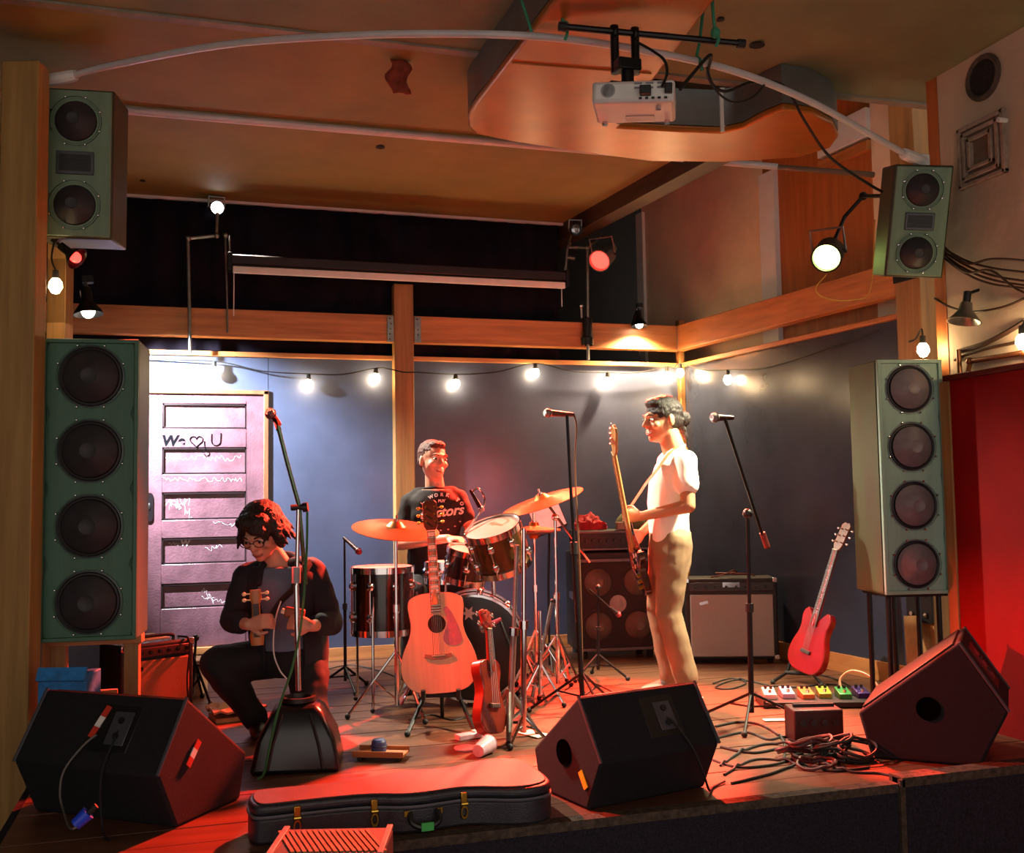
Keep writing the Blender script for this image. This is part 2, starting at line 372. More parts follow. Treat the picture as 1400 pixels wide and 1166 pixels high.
b.build('door_frame', wood('door trim wood', '#6b4028', '#8a5636', 2), dr, bevel=.004)
MB().bx((xd0, -.03, zd0 - .05), (xd1, .03, zd0)).build('sill', pine_x, dr, bevel=.004)
MB().bx((xd0, -.012, 0), (xd1, .03, zd0 - .05)).build('riser_board', mat('dark red riser', '#3a1414', .6), dr)
MB().bx((xd0, -.014, .02), (xd1, -.008, .05)).build('white_strip', white_pl, dr)
hx, hz = px_(204), pz_(692)
MB().prism([(hx + .028 * math.cos(a), hz + (.075 if math.sin(a) > 0 else -.075) + .028 * math.sin(a)) for a in [2 * PI * i / 24 for i in range(24)]], -.002, .012, Matrix(((1, 0, 0, 0), (0, 0, -1, 0), (0, 1, 0, 0), (0, 0, 0, 1)))).build('pull_plate', mat('tarnished plate', '#241d22', .35, .6), dr)
MB().ell((hx, -.008, hz), (.014, .01, .03)).build('pull_recess', black_paint, dr)
def wire_on_door(name, P, r_, m_): MB().tube(P, r_, 6).build(name, m_, dr)
XZ = Matrix(((1, 0, 0, 0), (0, 0, -1, 0), (0, 1, 0, 0), (0, 0, 0, 1)))
def door_text(txt, px, py, size, m_, name='lettering', shear=.15, yy=-.001, bold=.0015):
    me = text_mesh(txt, size, shear, .001, bold=bold); me.transform(Matrix.Translation((px_(px), yy, pz_(py))) @ XZ); link(name, me, m_, dr)
door_text('We', 236, 603, .105, marker, bold=.004)
hc = (px_(268), pz_(603)); sc_ = .0028
P = []
for i in range(41):
    a = 2 * PI * i / 40; P.append((hc[0] + sc_ * 16 * math.sin(a) ** 3, -.002, hc[1] + sc_ * (13 * math.cos(a) - 5 * math.cos(2 * a) - 2 * math.cos(3 * a) - math.cos(4 * a))))
wire_on_door('heart_outline', P, .004, marker)
ux = px_(295); P = [(ux - .032, -.002, pz_(593))] + [(ux + .032 * math.cos(PI + PI * i / 10), -.002, pz_(602) - .034 + .034 * math.sin(PI + PI * i / 10) + .03) for i in range(11)] + [(ux + .034, -.002, pz_(592))]
wire_on_door('u_letter', P, .004, marker)
wire_on_door('marker_tail', smooth_pts([(px_(279), -.002, pz_(603)), (px_(279.5), -.002, pz_(611)), (px_(281), -.002, pz_(615)), (px_(277), -.002, pz_(618)), (px_(274), -.002, pz_(615))]), .0035, marker)
def squiggle(x0, y0, x1_, y1_, n, amp, r_=.0016, yy=.0):
    n = int(n * 1.5)
    P = [(px_(x0 + (x1_ - x0) * i / n + random.uniform(-1, 1) * amp * .4), yy, pz_(y0 + (y1_ - y0) * i / n + random.uniform(-1, 1) * amp)) for i in range(n + 1)]
    wire_on_door('chalk_scrawl', smooth_pts(P, 4), r_, chalk)
squiggle(226, 625, 331, 627, 30, 4, yy=.022); squiggle(222, 655, 330, 656, 30, 3, yy=-.001); squiggle(224, 681, 262, 705, 16, 9, yy=.022)
squiggle(230, 690, 258, 684, 12, 7, yy=.022); squiggle(230, 742, 244, 744, 6, 3, yy=.022); squiggle(281, 752, 303, 748, 6, 4, yy=.022)
squiggle(275, 818, 310, 824, 12, 3, yy=.022); squiggle(276, 806, 292, 822, 10, 7, yy=.022); squiggle(292, 716, 322, 718, 9, 3, yy=-.001)
door_text('W', 253, 742, .06, chalk, yy=.021, bold=.003)

# ------------------------------------------------------------------ black curtain with folds
x0c, x1c = -1.6, min(at_Y(786, 290, YB + .12).x, bl(YB + .16) - .05); n = 120; vs = []; fs = []
for i in range(n + 1):
    x = x0c + (x1c - x0c) * i / n
    for j in range(7):
        z = 2.315 + (ZC + .03 - .03 * math.sin(i * .17) ** 2 - 2.315) * j / 6; f_ = .03 * math.sin(x * 21 + math.sin(x * 5) * 2)
        vs.append((x, YB + .052 + f_, z))
for i in range(n):
    for j in range(6): fs.append((i * 7 + j, i * 7 + 7 + j, i * 7 + 8 + j, i * 7 + 1 + j))
me = MB().add(vs, fs).mesh('black_curtain', 60); o = link('black_curtain', me, curtain_m); so = o.modifiers.new('thick', 'SOLIDIFY'); so.thickness = .008
tag(o, 'long black cloth curtain hanging above the back wall', 'curtain')

# ------------------------------------------------------------------ projection screen case
ps0, ps1 = at_Y(316, 365, YB - .25), at_Y(772, 382, YB - .25)
t = thing('projection_screen', 'rolled projection screen in a long dark case with a white lower bar', 'screen', ((ps0.x + ps1.x) / 2, YB - .25, (ps0.z + ps1.z) / 2))
L = ps1.x - ps0.x
MB().box((0, .02, .035), (L + .04, .12, .075)).build('case', mat('dark case metal', '#241d22', .5, .3), t, bevel=.01)
MB().box((0, -.03, -.04), (L - .02, .03, .05)).build('white_bar', white_pl, t, bevel=.006)
for s_ in (-1, 1):
    MB().box((s_ * (L / 2 + .01), .02, .02), (.03, .13, .13)).build('end_bracket', steel_dark, t, bevel=.004)
MB().cyl((-L / 2 - .01, .02, .08), (-L / 2 - .01, .02, .22), .006).cyl((L / 2 + .01, .02, .08), (L / 2 + .01, .02, .12), .006).build('hook', iron, t)
for s_ in (-1, 1): MB().cyl((s_ * (L / 2 - .02), .02, -.02), (s_ * (L / 2 - .02), .02, -.37 if s_ < 0 else -.2), .004, n=6).build('pull_cord', chalk, t)

# ------------------------------------------------------------------ lamps
def emis(name, col, strength): return mat(name, col, .4, emit=strength, ecol=col, var=0)
bulb_m = emis('lit warm bulb', '#ffd9a0', 60)
white_lens = emis('lit white lens', '#f4f4ff', 9); red_lens = emis('lit red lens', '#ff2a22', 4.5); green_lens = emis('lit pale green lens', '#d4ff88', 6)
def par_can(name, label, loc, target, r, L, body, lens, yoke_up=True):
    d = (Vector(target) - Vector(loc)).normalized(); t = thing(name, label, 'stage light', M=align(loc, d))
    MB().lathe([(r * .45, -L), (r * .6, -L * .97), (r * .85, -L * .65), (r * .85, -L * .6), (r, -L * .55), (r, 0), (r * 1.05, 0), (r * 1.05, .012), (r * .93, .012), (r * .9, -.02)], 22, close=False).build('housing', body, t)
    MB().lathe([(.001, -.012), (r * .5, -.01), (r * .92, -.016)], 22, close=False).build('lens', lens, t, smooth=60)
    b = MB(); P = [(s_ * r * 1.12, 0, -L * .4) for s_ in (-1,)] + [(-r * 1.12, r * 1.7, -L * .4), (r * 1.12, r * 1.7, -L * .4), (r * 1.12, 0, -L * .4)]
    b.tube(P, .008, 6).build('yoke', iron, t)
    MB().cyl((-r * 1.2, 0, -L * .4), (-r, 0, -L * .4), .012).cyl((r * 1.2, 0, -L * .4), (r, 0, -L * .4), .012).build('yoke_knob', plastic_k, t)
    return t
# pipe stands on the back beam
def pipe_thing(label, pts, r=.013):
    t = thing('pipe_stand', label, 'pipe', pts[0])
    P = [Vector(p) - Vector(pts[0]) for p in pts]
    for i in range(len(P) - 1): MB().cyl(P[i], P[i + 1], r, n=10).build('pipe', iron, t)
    for p in P[1:-1]: MB().ell(p, r * 1.7, n=10).build('elbow', iron, t)
    return t
Yp = YB - .16
pA = [at_Y(260, 482, Yp), at_Y(257, 326, Yp), at_Y(296, 322, Yp), at_Y(297.5, 291, Yp)]
pipe_thing('galvanised pipe stand holding the white lamp above the door', pA)
pB = at_Y(308, 322, YB - .11)
t = thing('pipe_clamp', 'galvanised hanger rod at the door end of the screen case', 'pipe', pB); MB().cyl((0, 0, .02), (.02, .0, -.72), .007, n=8).build('rod', iron, t); MB().ell((0, 0, 0), .022, n=10).build('joint', iron, t)
l1 = at_Y(297, 284, Yp)
par_can('spot_lamp', 'small white spot lamp on the pipe above the door', l1, l1 + Vector((.1, -1, -.12)), .05, .12, steel_dark, white_lens)
spot('spot_lamp_light', l1 + Vector((.003, -.03, -.003)), at_d(750, 770, 5.9), 800, (1, .88, .70), 52)
pC = [at_Y(804, 492, Yp), at_Y(803, 338, Yp), at_Y(776, 338, Yp)]
pst = pipe_thing('galvanised pipe stand carrying the red stage lamp', pC)
MBp = thing('pipe_bracket', 'black sleeve bracket clamping the red lamp pipe to the beam', 'bracket', at_Y(803, 452, YB - .14))
MB().lathe([(.05, -.12), (.055, -.06), (.04, -.05), (.04, .1), (.025, .11), (.025, -.12)], 14, close=False).build('sleeve', steel_dark, MBp)
MB().cyl((-.05, -.0, .1), (-.05, 0, .18), .012).ell((-.05, 0, .2), .02, n=8).build('clamp_knob', chrome, MBp)
pD = at_Y(776, 360, Yp - .02)
t = thing('hanger_clamp', 'galvanised clamp at the lamp end of the screen case', 'pipe', pD)
MB().cyl((0, 0, .12), (-.03, 0, -.2), .012, n=8).cyl((-.01, 0, .05), (.06, 0, .045), .016, n=8).build('clamp_arm', iron, t)
MB().cyl((.0, 0, .12), (.03, 0, .17), .01, n=8).build('clamp_hook', iron, t)
l2 = at_Y(788, 314, YB - .46); lamp2 = par_can('spot_lamp', 'small unlit round spot lamp beside the red stage lamp', l2, l2 + Vector((-.1, -1, -.2)), .045, .11, steel_dark, mat('glass lens', '#9aa0a8', .1, .6, var=.5, scale=40))
l3 = at_Y(820, 356, YB - .42)
redT = cw(-.05, 4.6, 0)
lamp3 = par_can('par_lamp', 'red stage lamp glowing above the back beam', l3, l3 + (redT - l3).normalized() + Vector((-.25, 0, .1)), .085, .3, mat('polished can', '#8a8684', .3, .8), red_lens)
MB().tube([pC[1] - pC[0], lamp3.matrix_basis @ V(0, .085 * 1.7, -.12) - pC[0]], .010, 8).build('lamp_arm', iron, pst); MB().tube([pC[2] - pC[0], lamp2.matrix_basis @ V(0, .045 * 1.7, -.044) - pC[0]], .008, 8).build('lamp_arm', iron, pst)
spot('par_lamp_light', l3 + (redT - l3).normalized() * .05, redT, 5200, (1, .045, .02), 62, .5, .08)
l4 = at_d(1130, 352, 5.9)
gT = at_d(905, 760, 6.1)
par_can('par_lamp', 'pale green-white stage lamp hanging by the right upper speaker', l4, at_d(1010, 560, 4.2), .085, .24, mat('dark can', '#2c2a22', .4, .6), green_lens)
spot('par_lamp_light', l4 + (gT - l4).normalized() * .06, at_d(925, 850, 5.9), 720, (1, .88, .58), 66, .6, .08)
t = thing('lamp_arm', 'crooked lamp arm between the right upper speaker and the pale green lamp', 'arm', l4)
P = [Vector((0, 0, .02)) * 0 + (at_d(1140, 330, 6.0) - l4), at_d(1155, 296, 6.02) - l4, at_d(1180, 268, 5.95) - l4, at_d(1212, 268, 5.42) - l4]
MB().tube(P, .012, 8).build('arm_tube', steel_dark, t); MB().ell(P[2], .025, n=10).build('arm_joint', steel_dark, t)
P = smooth_pts([at_d(1130, 375, 5.95) - l4, at_d(1115, 395, 6) - l4, at_d(1130, 408, 6.05) - l4, at_d(1165, 410, 6.1) - l4, at_d(1190, 395, 6.1) - l4, at_d(1196, 300, 6) - l4]); MB().tube(P, .004, 6).build('lamp_cord', mat('yellow cord', '#a87c28', .6), t)
# clamp lamps
def clamp_lamp(label, loc, target, r, energy, col, em, sticker=False, ang=110, face=None):
    d = Vector(face).normalized() if face else (Vector(target) - Vector(loc)).normalized(); t = thing('clamp_lamp', label, 'lamp', M=align(loc, d))
    MB().lathe([(r * .33, -r * 1.9), (r * .36, -r * 1.0), (r * .5, -r * .8), (r * .9, -r * .25), (r, 0), (r * .97, 0), (r * .85, -r * .25), (r * .45, -r * .75)], 22, close=False).build('shade', steel_dark, t)
    MB().ell((0, 0, -r * .25), (r * .45, r * .45, r * .5)).build('bulb', em, t, smooth=60)
    MB().cyl((0, 0, -r * 1.9), (0, 0, -r * 2.3), r * .12).box((0, r * .2, -r * 2.5), (r * .5, r * .7, r * .5)).build('clamp', plastic_k, t)
    if sticker: MB().box((0, -r * .36, -r * 1.5), (r * .5, .004, r * .35), m=Matrix.Rotation(0, 4, 'Z')).build('paper_label', white_pl, t)
    spot('clamp_lamp_light', Vector(loc) + d * r * .45, target, energy, col, ang, .6, .03); return t
cool = emis('lit cool bulb', '#fff3e0', 22)
lc1 = at_Y(121, 430, YB - .62)
clamp_lamp('black clamp lamp with a white sticker beside the graffiti door', lc1, V(-.05, YB, 1.72), .095, 820, (.88, .94, 1.0), cool, True, 76, (.12, -.1, -1))
_l = bpy.data.objects['clamp_lamp']; _mi = _l.matrix_basis.inverted()
MB().tube([_mi @ (lc1 + V(-.02, 0, .2)), _mi @ V(lc1.x - .02, YB - .3, lc1.z + .22), _mi @ V(lc1.x - .02, YB - .09, 2.56)], .009, 8).build('bracket_arm', steel_dark, _l)
lc2 = at_Y(874, 446, YB - .2)
clamp_lamp('clamp lamp with a bright bulb on the beam near the bass player', lc2, lc2 + Vector((0, -.1, -1)), .07, 160, (1, .66, .34), cool, False, 150)
_l = bpy.data.objects['clamp_lamp.001']; _mi = _l.matrix_basis.inverted(); MB().tube([_mi @ (lc2 + V(0, .01, .17)), _mi @ V(lc2.x, YB - .06, 2.605)], .012, 8).build('bracket_arm', steel_dark, _l)
lu = at_d(106, 354, 5.0)
clamp_lamp('red-glowing lamp tucked under the left upper speaker', lu, at_z(985, 1040, 0), .06, 1000, (1, .045, .02), red_lens, False, 44)
# string lights
def strings(label, pts, wire_pts, power=None):
    t = thing('string_lights', label, 'string lights', pts[0]); o_ = Vector(pts[0])
    MB().tube([p - o_ for p in smooth_pts(wire_pts, 6)], .005, 6).build('wire', rubber, t)
    for p in pts:
        q = Vector(p) - o_; MB().cyl(q + V(0, 0, .06), q + V(0, 0, .015), .015, .018, n=10).build('socket', rubber, t)
        MB().lathe([(.001, -.058), (.018, -.052), (.033, -.026), (.030, 0), (.016, .02), (.012, .027)], 12, Matrix.Translation(q)).build('bulb', bulb_m, t, smooth=60)
bp_ = [at_Y(x, y, YB - .07) for x, y in ((293, 505), (422, 522), (514, 514), (623, 522), (732, 507), (831, 519), (912, 511))]
bp_ += [at_Y(930, 507, YB - .13), at_pl(995, 516, CORN + NW * .06, NW)]
wp_ = [at_Y(186, 492, YB - .003)]
for i, p in enumerate(bp_):
    wp_.append(p + V(0, 0, .06))
    if i == 2: wp_ += [V(xp0 - .04, YB - .112, p.z + .05), V((xp0 + xp1) / 2, YB - .104, p.z + .03), V(xp1 + .04, YB - .112, p.z + .03)]
    elif i < len(bp_) - 1: wp_.append((p + bp_[i + 1]) / 2 + V(0, 0, .035))
wp_.append(at_pl(1060, 500, CORN + NW * .04, NW)); wp_.append(at_pl(1200, 452, CORN + NW * .04, NW))
strings('string of warm bulbs draped along the top of the blue walls', bp_, wp_)
p_ = CORN + UW * (s5 - .03) + NW * .17; p_.z = at_d(1264, 482, 5.6).z
p_ = at_d(1262, 474, 5.52); _pp = CORN + UW * s5 + NW * .104 + UP * (p_.z + .12); strings('single warm bulb hanging above the right speaker tower', [p_], [p_ + V(0, 0, .06), p_ + V(.01, .02, .10), (p_ + _pp) / 2 + V(0, 0, .03), _pp])
p_ = at_d(76, 386, 5.02); strings('warm bulb hanging between the two left speakers', [p_], [p_ + V(0, 0, .06), p_ + V(-.02, .0, .12), p_ + V(-.01, .02, .215)])
p_ = at_X(1398, 462, XM - .085); strings('warm bulb on the plaster wall above the red panelling', [p_], [p_ + V(0, 0, .06), p_ + V(.03, -.03, .10), p_ + V(.081, -.12, .13), p_ + V(.081, -.4, .17), p_ + V(.081, -.8, .2)])

# ================================================================== SPEAKERS
cone_m = mat('grey speaker cone', '#2b2a2e', .6, var=.25, scale=20); surr_m = mat('speaker surround', '#141316', .55, var=.2); rim_m = mat('speaker rim', '#55595a', .4, .5, var=.2)
cone_l = mat('light speaker cone', '#6e646c', .5, var=.2, scale=14)
FY = Matrix(((1, 0, 0, 0), (0, 0, 1, 0), (0, -1, 0, 0), (0, 0, 0, 1)))   # local z of a lathe -> -y (towards the viewer)
def driver(parent, x, z, yf, r, cone=None, screws=8, name='speaker_cone', rim=None):
    c = cone or cone_m
    T = Matrix.Translation((x, yf, z)) @ FY
    o = MB().lathe([(.001, -.05), (r * .20, -.052), (r * .24, -.055), (r * .78, -.008), (r * .80, -.004)], 28, T, close=False).build(name, c, parent, smooth=25)
    MB().lathe([(r * .79, -.006), (r * .83, .006), (r * .88, .008), (r * .92, .004)], 28, T, close=False).build('surround', surr_m, o)
    MB().lathe([(.001, -.022), (r * .1, -.026), (r * .2, -.036), (r * .28, -.05)], 20, T, close=False).build('dust_cap', c, o, smooth=60)
    MB().lathe([(r * .91, .0), (r * .92, .009), (r * .98, .012), (r, .008), (r, -.004)], 28, T, close=False).build('rim', rim or surr_m, o)
    b = MB()
    for i in range(screws):
        a = 2 * PI * (i + .5) / screws; b.ell((x + r * 1.02 * math.cos(a), yf - .006, z + r * 1.02 * math.sin(a)), .006, n=6)
    if screws: b.build('screws', chrome, o)['kind'] = 'stuff'
def box_hole_front(w, h, d, t=.02): return MB().box((0, d / 2, h / 2), (w, d, h))
def tower(label, M, w, h, d, body, front, cone, n=4, r=.155, rim=None, stripe=None):
    t = thing('speaker_tower', label, 'speaker', M=M)
    MB().box((0, d / 2 + .006, h / 2), (w, d - .012, h)).build('cabinet', body, t, bevel=.006)
    # front board with real openings: frame built from rings
    fb = MB(); e = .02
    zc = [h * (i + .5) / n for i in range(n)]
    for z in zc:                                     # a square of board with a round hole
        hh = h / n / 2; k = 32; vs = []; fs = []
        for i in range(k):
            a = 2 * PI * i / k; cx, cz = math.cos(a), math.sin(a); q = max(abs(cx) / (w / 2 - e), abs(cz) / hh)
            vs += [(r * .97 * cx, -.0, z + r * .97 * cz), (cx / q, -.0, z + cz / q), (r * .97 * cx, .012, z + r * .97 * cz)]
        for i in range(k):
            j = (i + 1) % k; fs += [(i * 3, j * 3, j * 3 + 1, i * 3 + 1), (i * 3, i * 3 + 2, j * 3 + 2, j * 3)]
        fb.add(vs, fs)
    fb.build('front_board', front, t)
    for s_ in (-1, 1): MB().box((s_ * (w / 2 - e / 2), -.004, h / 2), (e, .024, h)).build('edge_moulding', front, t, bevel=.003)
    for z in (e / 2, h - e / 2): MB().box((0, -.004, z), (w, .025, e)).build('edge_moulding', front, t, bevel=.003)
    for z in reversed(zc): driver(t, 0, z, -.002, r, cone, rim=rim)
    if stripe: MB().box((-w / 2 - .002, d * .3, h / 2), (.006, d * .55, h * .98)).build('painted_side', stripe, t)
    return t
green_d = mat('green stained cabinet', '#2a5240', .55, var=.2, scale=3, stretch=(5, 5, .7), bump=.1); green_f = mat('green stained front', '#2f5c46', .5, var=.2, scale=3, stretch=(5, 5, .6), bump=.1)
teal_f = mat('pale teal front', '#86a396', .55, var=.15, scale=3, stretch=(5, 5, .6)); brown_s = mat('brown green side', '#3a2812', .7, col2='#34421a', scale=1.5, stretch=(3, 3, 1.2))
olive_f = mat('olive green front', '#667c62', .5, var=.2, scale=3, stretch=(4, 4, .6)); olive_s = mat('dark olive side', '#33301c', .55, var=.3, scale=3)
def dfac(py0, py1, d): return abs(py1 - py0) * d / FPX
d_ = 4.92; p = at_d(120, 876, d_); tw = .44; thh = at_d(120, 464, d_).z - p.z
tower('dark green speaker tower of four cones beside the left post', Matrix.Translation(p) @ rotm((0, 0, R(-6))), tw, thh, .34, green_d, green_f, cone_m, r=.158, rim=rim_m)
LT = (p.copy(), thh)
# what carries the left tower: a rough timber trestle
pw = at_z(1278, 925, 0)
t2_ = thing('timber_brace', 'short orange timber brace leaning below the right speaker tower', 'brace', (0, 0, 0)); _a, _c = CORN + UW * (s5 - .02) + NW * .16 + UP * .45, CORN + UW * (s5 + .12) + NW * .28
MB().tube([_c, _a], .05, 4).build('plank', pine_z, t2_)
t = thing('timber_trestle', 'rough timber trestle carrying the left speaker tower', 'trestle', (p.x, p.y, 0), R(-6))
zz = p.z
for s_ in (-1, 1): MB().box((s_ * .17 - .0, .2, (zz - .04) / 2), (.07, .07, zz - .04)).build('leg', pine_z, t, bevel=.003)
MB().box((0, .2, zz - .02), (.44, .1, .04)).build('cross_piece', pine_x, t, bevel=.003)
MB().box((-.05, .2, zz * .45), (.3, .04, .07)).build('rail', pine_x, t, bevel=.003)
d_ = 5.42; p = at_d(1255, 812, d_); thh = at_d(1240, 492, d_).z - p.z
TRM = Matrix.Translation(p) @ rotm((0, 0, R(-11)))
tower('pale teal speaker tower of four cones in front of the side wall', TRM, .36, thh, .34, brown_s, teal_f, cone_l, r=.135, stripe=brown_s, rim=cone_l)
t = thing('tower_stand', 'black steel frame stand carrying the right speaker tower', 'stand', M=Matrix.Translation((p.x, p.y, 0)) @ rotm((0, 0, R(-11))))
for x_ in (-.14, .0, .14):
    for y_ in ((.05, .27) if x_ else (.27,)): MB().cyl((x_, y_, 0), (x_, y_, p.z - .015), .014, n=10).build('leg', steel_dark, t)
MB().box((0, .15, p.z - .0075), (.34, .28, .015)).build('top_plate', steel_dark, t)
def upper(label, M, w, h, d, body, front, r):
    t = thing('wall_speaker', label, 'speaker', M=M)
    MB().box((0, d / 2 + .012, 0), (w, d, h)).build('cabinet', body, t, bevel=.008)
    MB().box((0, .006, 0), (w - .02, .014, h - .02)).build('front_board', front, t, bevel=.004)
    for z in (h * .28, -h * .28): driver(t, 0, z, -.055 + .05, r, cone_m, rim=surr_m)
    MB().box((0, .0, 0), (w * .5, .02, h * .155)).build('horn_flange', mat('grey horn', '#3c4045', .4), t, bevel=.004)
    MB().box((0, -.008, 0), (w * .42, .008, h * .11)).build('horn_mouth', black_paint, t)
    for s_ in (-1, 1): MB().box((0, -.012, s_ * h * .025), (w * .4, .006, .006)).build('horn_vane', plastic_k, t)
d_ = 4.95
uL = at_d(103, 223, d_)
ULM = Matrix.Translation(uL) @ rotm((R(4), R(1.2), R(-9)))
upper('olive green wall speaker high on the left post', ULM, .355, .74, .30, olive_s, olive_f, .122)
d_ = 5.2; uR = at_d(1257, 303, d_)
URM = Matrix.Translation(uR) @ rotm((R(14), R(4), R(-22)))
upper('olive green wall speaker hung below the arched pipe by the plaster wall', URM, .295, .572, .25, olive_s, olive_f, .102)
t = thing('speaker_bracket', 'dark steel bracket tying the right upper speaker to the timber post', 'bracket', URM @ V(0, .255, 0))
pe = CORN + UW * (s5 - .03) + NW * .105 + UP * (uR.z + .1) - URM @ V(0, .255, 0)
MB().tube([V(0, 0, 0), pe], .018, 8).build('arm', steel_dark, t); MB().box(pe, (.012, .12, .16), (0, 0, math.atan2(NW.y, NW.x) + PI)).build('plate', steel_dark, t)
t = thing('speaker_bracket', 'dark steel bracket tying the left upper speaker to the lit post', 'bracket', ULM @ V(-.06, .308, -.1))
qq = V(q.x, q.y - .05, 0)
_e = V(q.x, q.y, uL.z - .1) + (FH * -.052) - ULM @ V(-.06, .308, -.1)
MB().box(_e, (.09, .012, .12), (0, 0, -TH)).build('plate', steel_dark, t); MB().tube([V(0, 0, 0), _e], .016, 8).build('arm', steel_dark, t)

# ------------------------------------------------------------------ ceiling: arched pipe, conduit, duct, projector
ap = [(98, 104, 4.9), (150, 90, 4.82), (300, 62, 4.58), (450, 50, 4.40), (600, 46, 4.30), (750, 51, 4.27), (880, 69, 4.33), (1000, 96, 4.48), (1100, 135, 4.70), (1180, 178, 4.92), (1238, 211, 5.10)]
o0 = at_d(*ap[0])
t = thing('arched_pipe', 'white plastic pipe bowed in an arch between the two upper speakers', 'pipe', o0)
MB().tube([at_d(*p) - o0 for p in ap] if 0 else smooth_pts([at_d(*p) - o0 for p in ap], 5), .0165, 10).build('pipe', pvc, t)
for (pp, nx) in ((ap[0], (50, 112, 4.93)), (ap[-1], (1262, 221, 5.2))):
    a, c = at_d(*pp) - o0, at_d(*nx) - o0
    MB().tube([a + (a - c) * .12, a, c], [.026, .03, .03], 10).build('end_sleeve', white_pl, t)
    MB().box(c, (.05, .05, .07)).build('end_bracket', white_pl, t, bevel=.006)
a, c = at_z(160, 150, ZC - .03), at_z(1062, 228, ZC - .03)
tag(MB().tube([a, c], .022, 10).build('ceiling_conduit', pvc), 'straight pale conduit running across the ceiling', 'conduit')
a, c = at_z(1062, 228, ZC - .03), at_d(1195, 239, 6.5)
tag(MB().tube([c, a], .018, 10).build('ceiling_conduit', mat('dull conduit', '#5a4a3c', .5)), 'short dull conduit reaching from the white batten to the right upper speaker', 'conduit')
# duct
ZD = 3.2
def dz_(px, py): p = at_z(px, py, ZD); return (p.x, p.y)
trunk = [dz_(790, -40), dz_(700, 78), dz_(652, 140), dz_(640, 158), dz_(640, 172), dz_(652, 184), dz_(700, 194), dz_(800, 209), dz_(890, 221), dz_(990, 222), dz_(1090, 216), dz_(1135, 203), dz_(1146, 188), dz_(1138, 170), dz_(1110, 155), dz_(1070, 150), dz_(1045, 160), dz_(1015, 176), dz_(985, 182), dz_(930, 180), dz_(845, 175), dz_(905, 95), dz_(985, -10), dz_(1010, -40)]
t = thing('air_duct', 'big ceiling air duct with bare metal side and a warm reflection painted on its underside', 'duct', (0, 0, 0))
MB().prism(trunk, ZD, ZD + .04).build('underside', duct_warm, t, bevel=.012)
MB().prism(trunk, ZD + .04, ZC - .004).build('side_wall', galv, t)
p = at_z(988, 182, ZD); MB().box((p.x, p.y - .006, ZD + .13), (.03, .014, .25), (0, 0, -.2)).build('seam_tape', white_pl, t)
p1_, p2_ = at_z(700, 85, ZD), at_z(890, 100, ZD); MB().tube([V(p1_.x, p1_.y, ZD - .002), V(p2_.x, p2_.y, ZD - .002)], .007, 6).build('seam', duct_warm, t)
# support tape below ceiling (small red cloth)
p = at_z(545, 82, ZC)
t = thing('cloth_rag', 'small torn red rag dangling from the ceiling', 'rag', (p.x, p.y, ZC))
vs = []; fs = []
for i in range(5):
    for j in range(9): vs.append(((i - 2) * .03 * (1 - .25 * abs(j - 4) / 4) + .02 * math.sin(j), .012 * math.sin(i * 2 + j), -.0 - j * .022))
for i in range(4):
    for j in range(8): fs.append((i * 9 + j, i * 9 + 9 + j, i * 9 + 10 + j, i * 9 + 1 + j))
o = MB().add(vs, fs).build('cloth', mat('faded red cloth', '#8a3420', .9, var=.4, scale=20), t, smooth=60); o.modifiers.new('thick', 'SOLIDIFY').thickness = .006
# projector
dp = 4.12; pb0, pb1 = at_d(765, 36, dp), at_d(1017, 60, dp + .12)
t = thing('hanging_bar', 'black steel bar hung from the ceiling by green cords', 'bar', (pb0 + pb1) / 2)
o_ = (pb0 + pb1) / 2; MB().tube([pb0 - o_, pb1 - o_], .014, 10).build('bar', steel_dark, t)
for s_ in (pb0, pb1): MB().cyl(s_ - o_ + (s_ - o_) * .01, (s_ - o_) * .93, .019, n=10).build('end_cap', rubber, t)
gcord = mat('green cord', '#2f7a5a', .8, var=.3)
for px, dx, k in ((772, -.01, 0), (978, .02, 1)):
    a = at_d(px, 45 if k else 36, dp + .06) - o_; top = ZC - o_.z
    top = (ZD + .006 - o_.z) if k == 0 else ZC - o_.z
    MB().tube(smooth_pts([a + V(0, .0, -.06), a + V(.006, -.015, -.03), a + V(0, .0, .0), a + V(-.008, .0, (top - a.z) * .5), V(a.x + dx, a.y, top)]), .007, 6).build('cord', gcord, t)
    MB().ell(a, (.022, .02, .024), n=8).build('knot', gcord, t)
p = at_d(728, 49, 4.272)
tag(MB().tube(smooth_pts([p, p + V(-.03, 0, .1), V(p.x - .09, p.y, ZC)]), .007, 6).build('green_rope', gcord), 'green cord tying the arched pipe to the ceiling', 'cord')
p = at_d(953, 84, 4.42)
tag(MB().tube(smooth_pts([p + V(.012, -.022, -.05), p + V(.0, -.022, 0), p + V(-.0, -.0, .024), p + V(.02, .0, .12), V(p.x + .05, p.y, ZC)]), .008, 6).build('green_rope', gcord), 'short green cord knotted on the arched pipe beside the projector', 'cord')
pc = at_d(868, 140, 4.12)
t = thing('projector', 'white video projector hanging upside down from a ceiling bar', 'projector', M=Matrix.Translation(pc) @ rotm((R(2), R(3), R(-27))))
MB().box((0, .0, 0), (.33, .26, .09)).build('body', mat('projector casing', '#cfc8c6', .4, var=.05), t, bevel=.014, seg=3)
MB().box((0, -.131, .0), (.30, .004, .06)).build('rear_panel', white_pl, t, bevel=.002)
MB().lathe([(.001, 0), (.026, 0), (.03, .003), (.03, 0)], 18, Matrix.Translation((-.10, -.134, .005)) @ FY).build('speaker_grille', mat('pale grille', '#a9a6a8', .5), t)
for i in range(5): MB().box((.03 + i * .025, -.135, -.03), (.012, .006, .008)).build('socket', plastic_k, t)
MB().box((.05, -.15, -.005), (.045, .04, .035)).build('plug', plastic_k, t, bevel=.004)
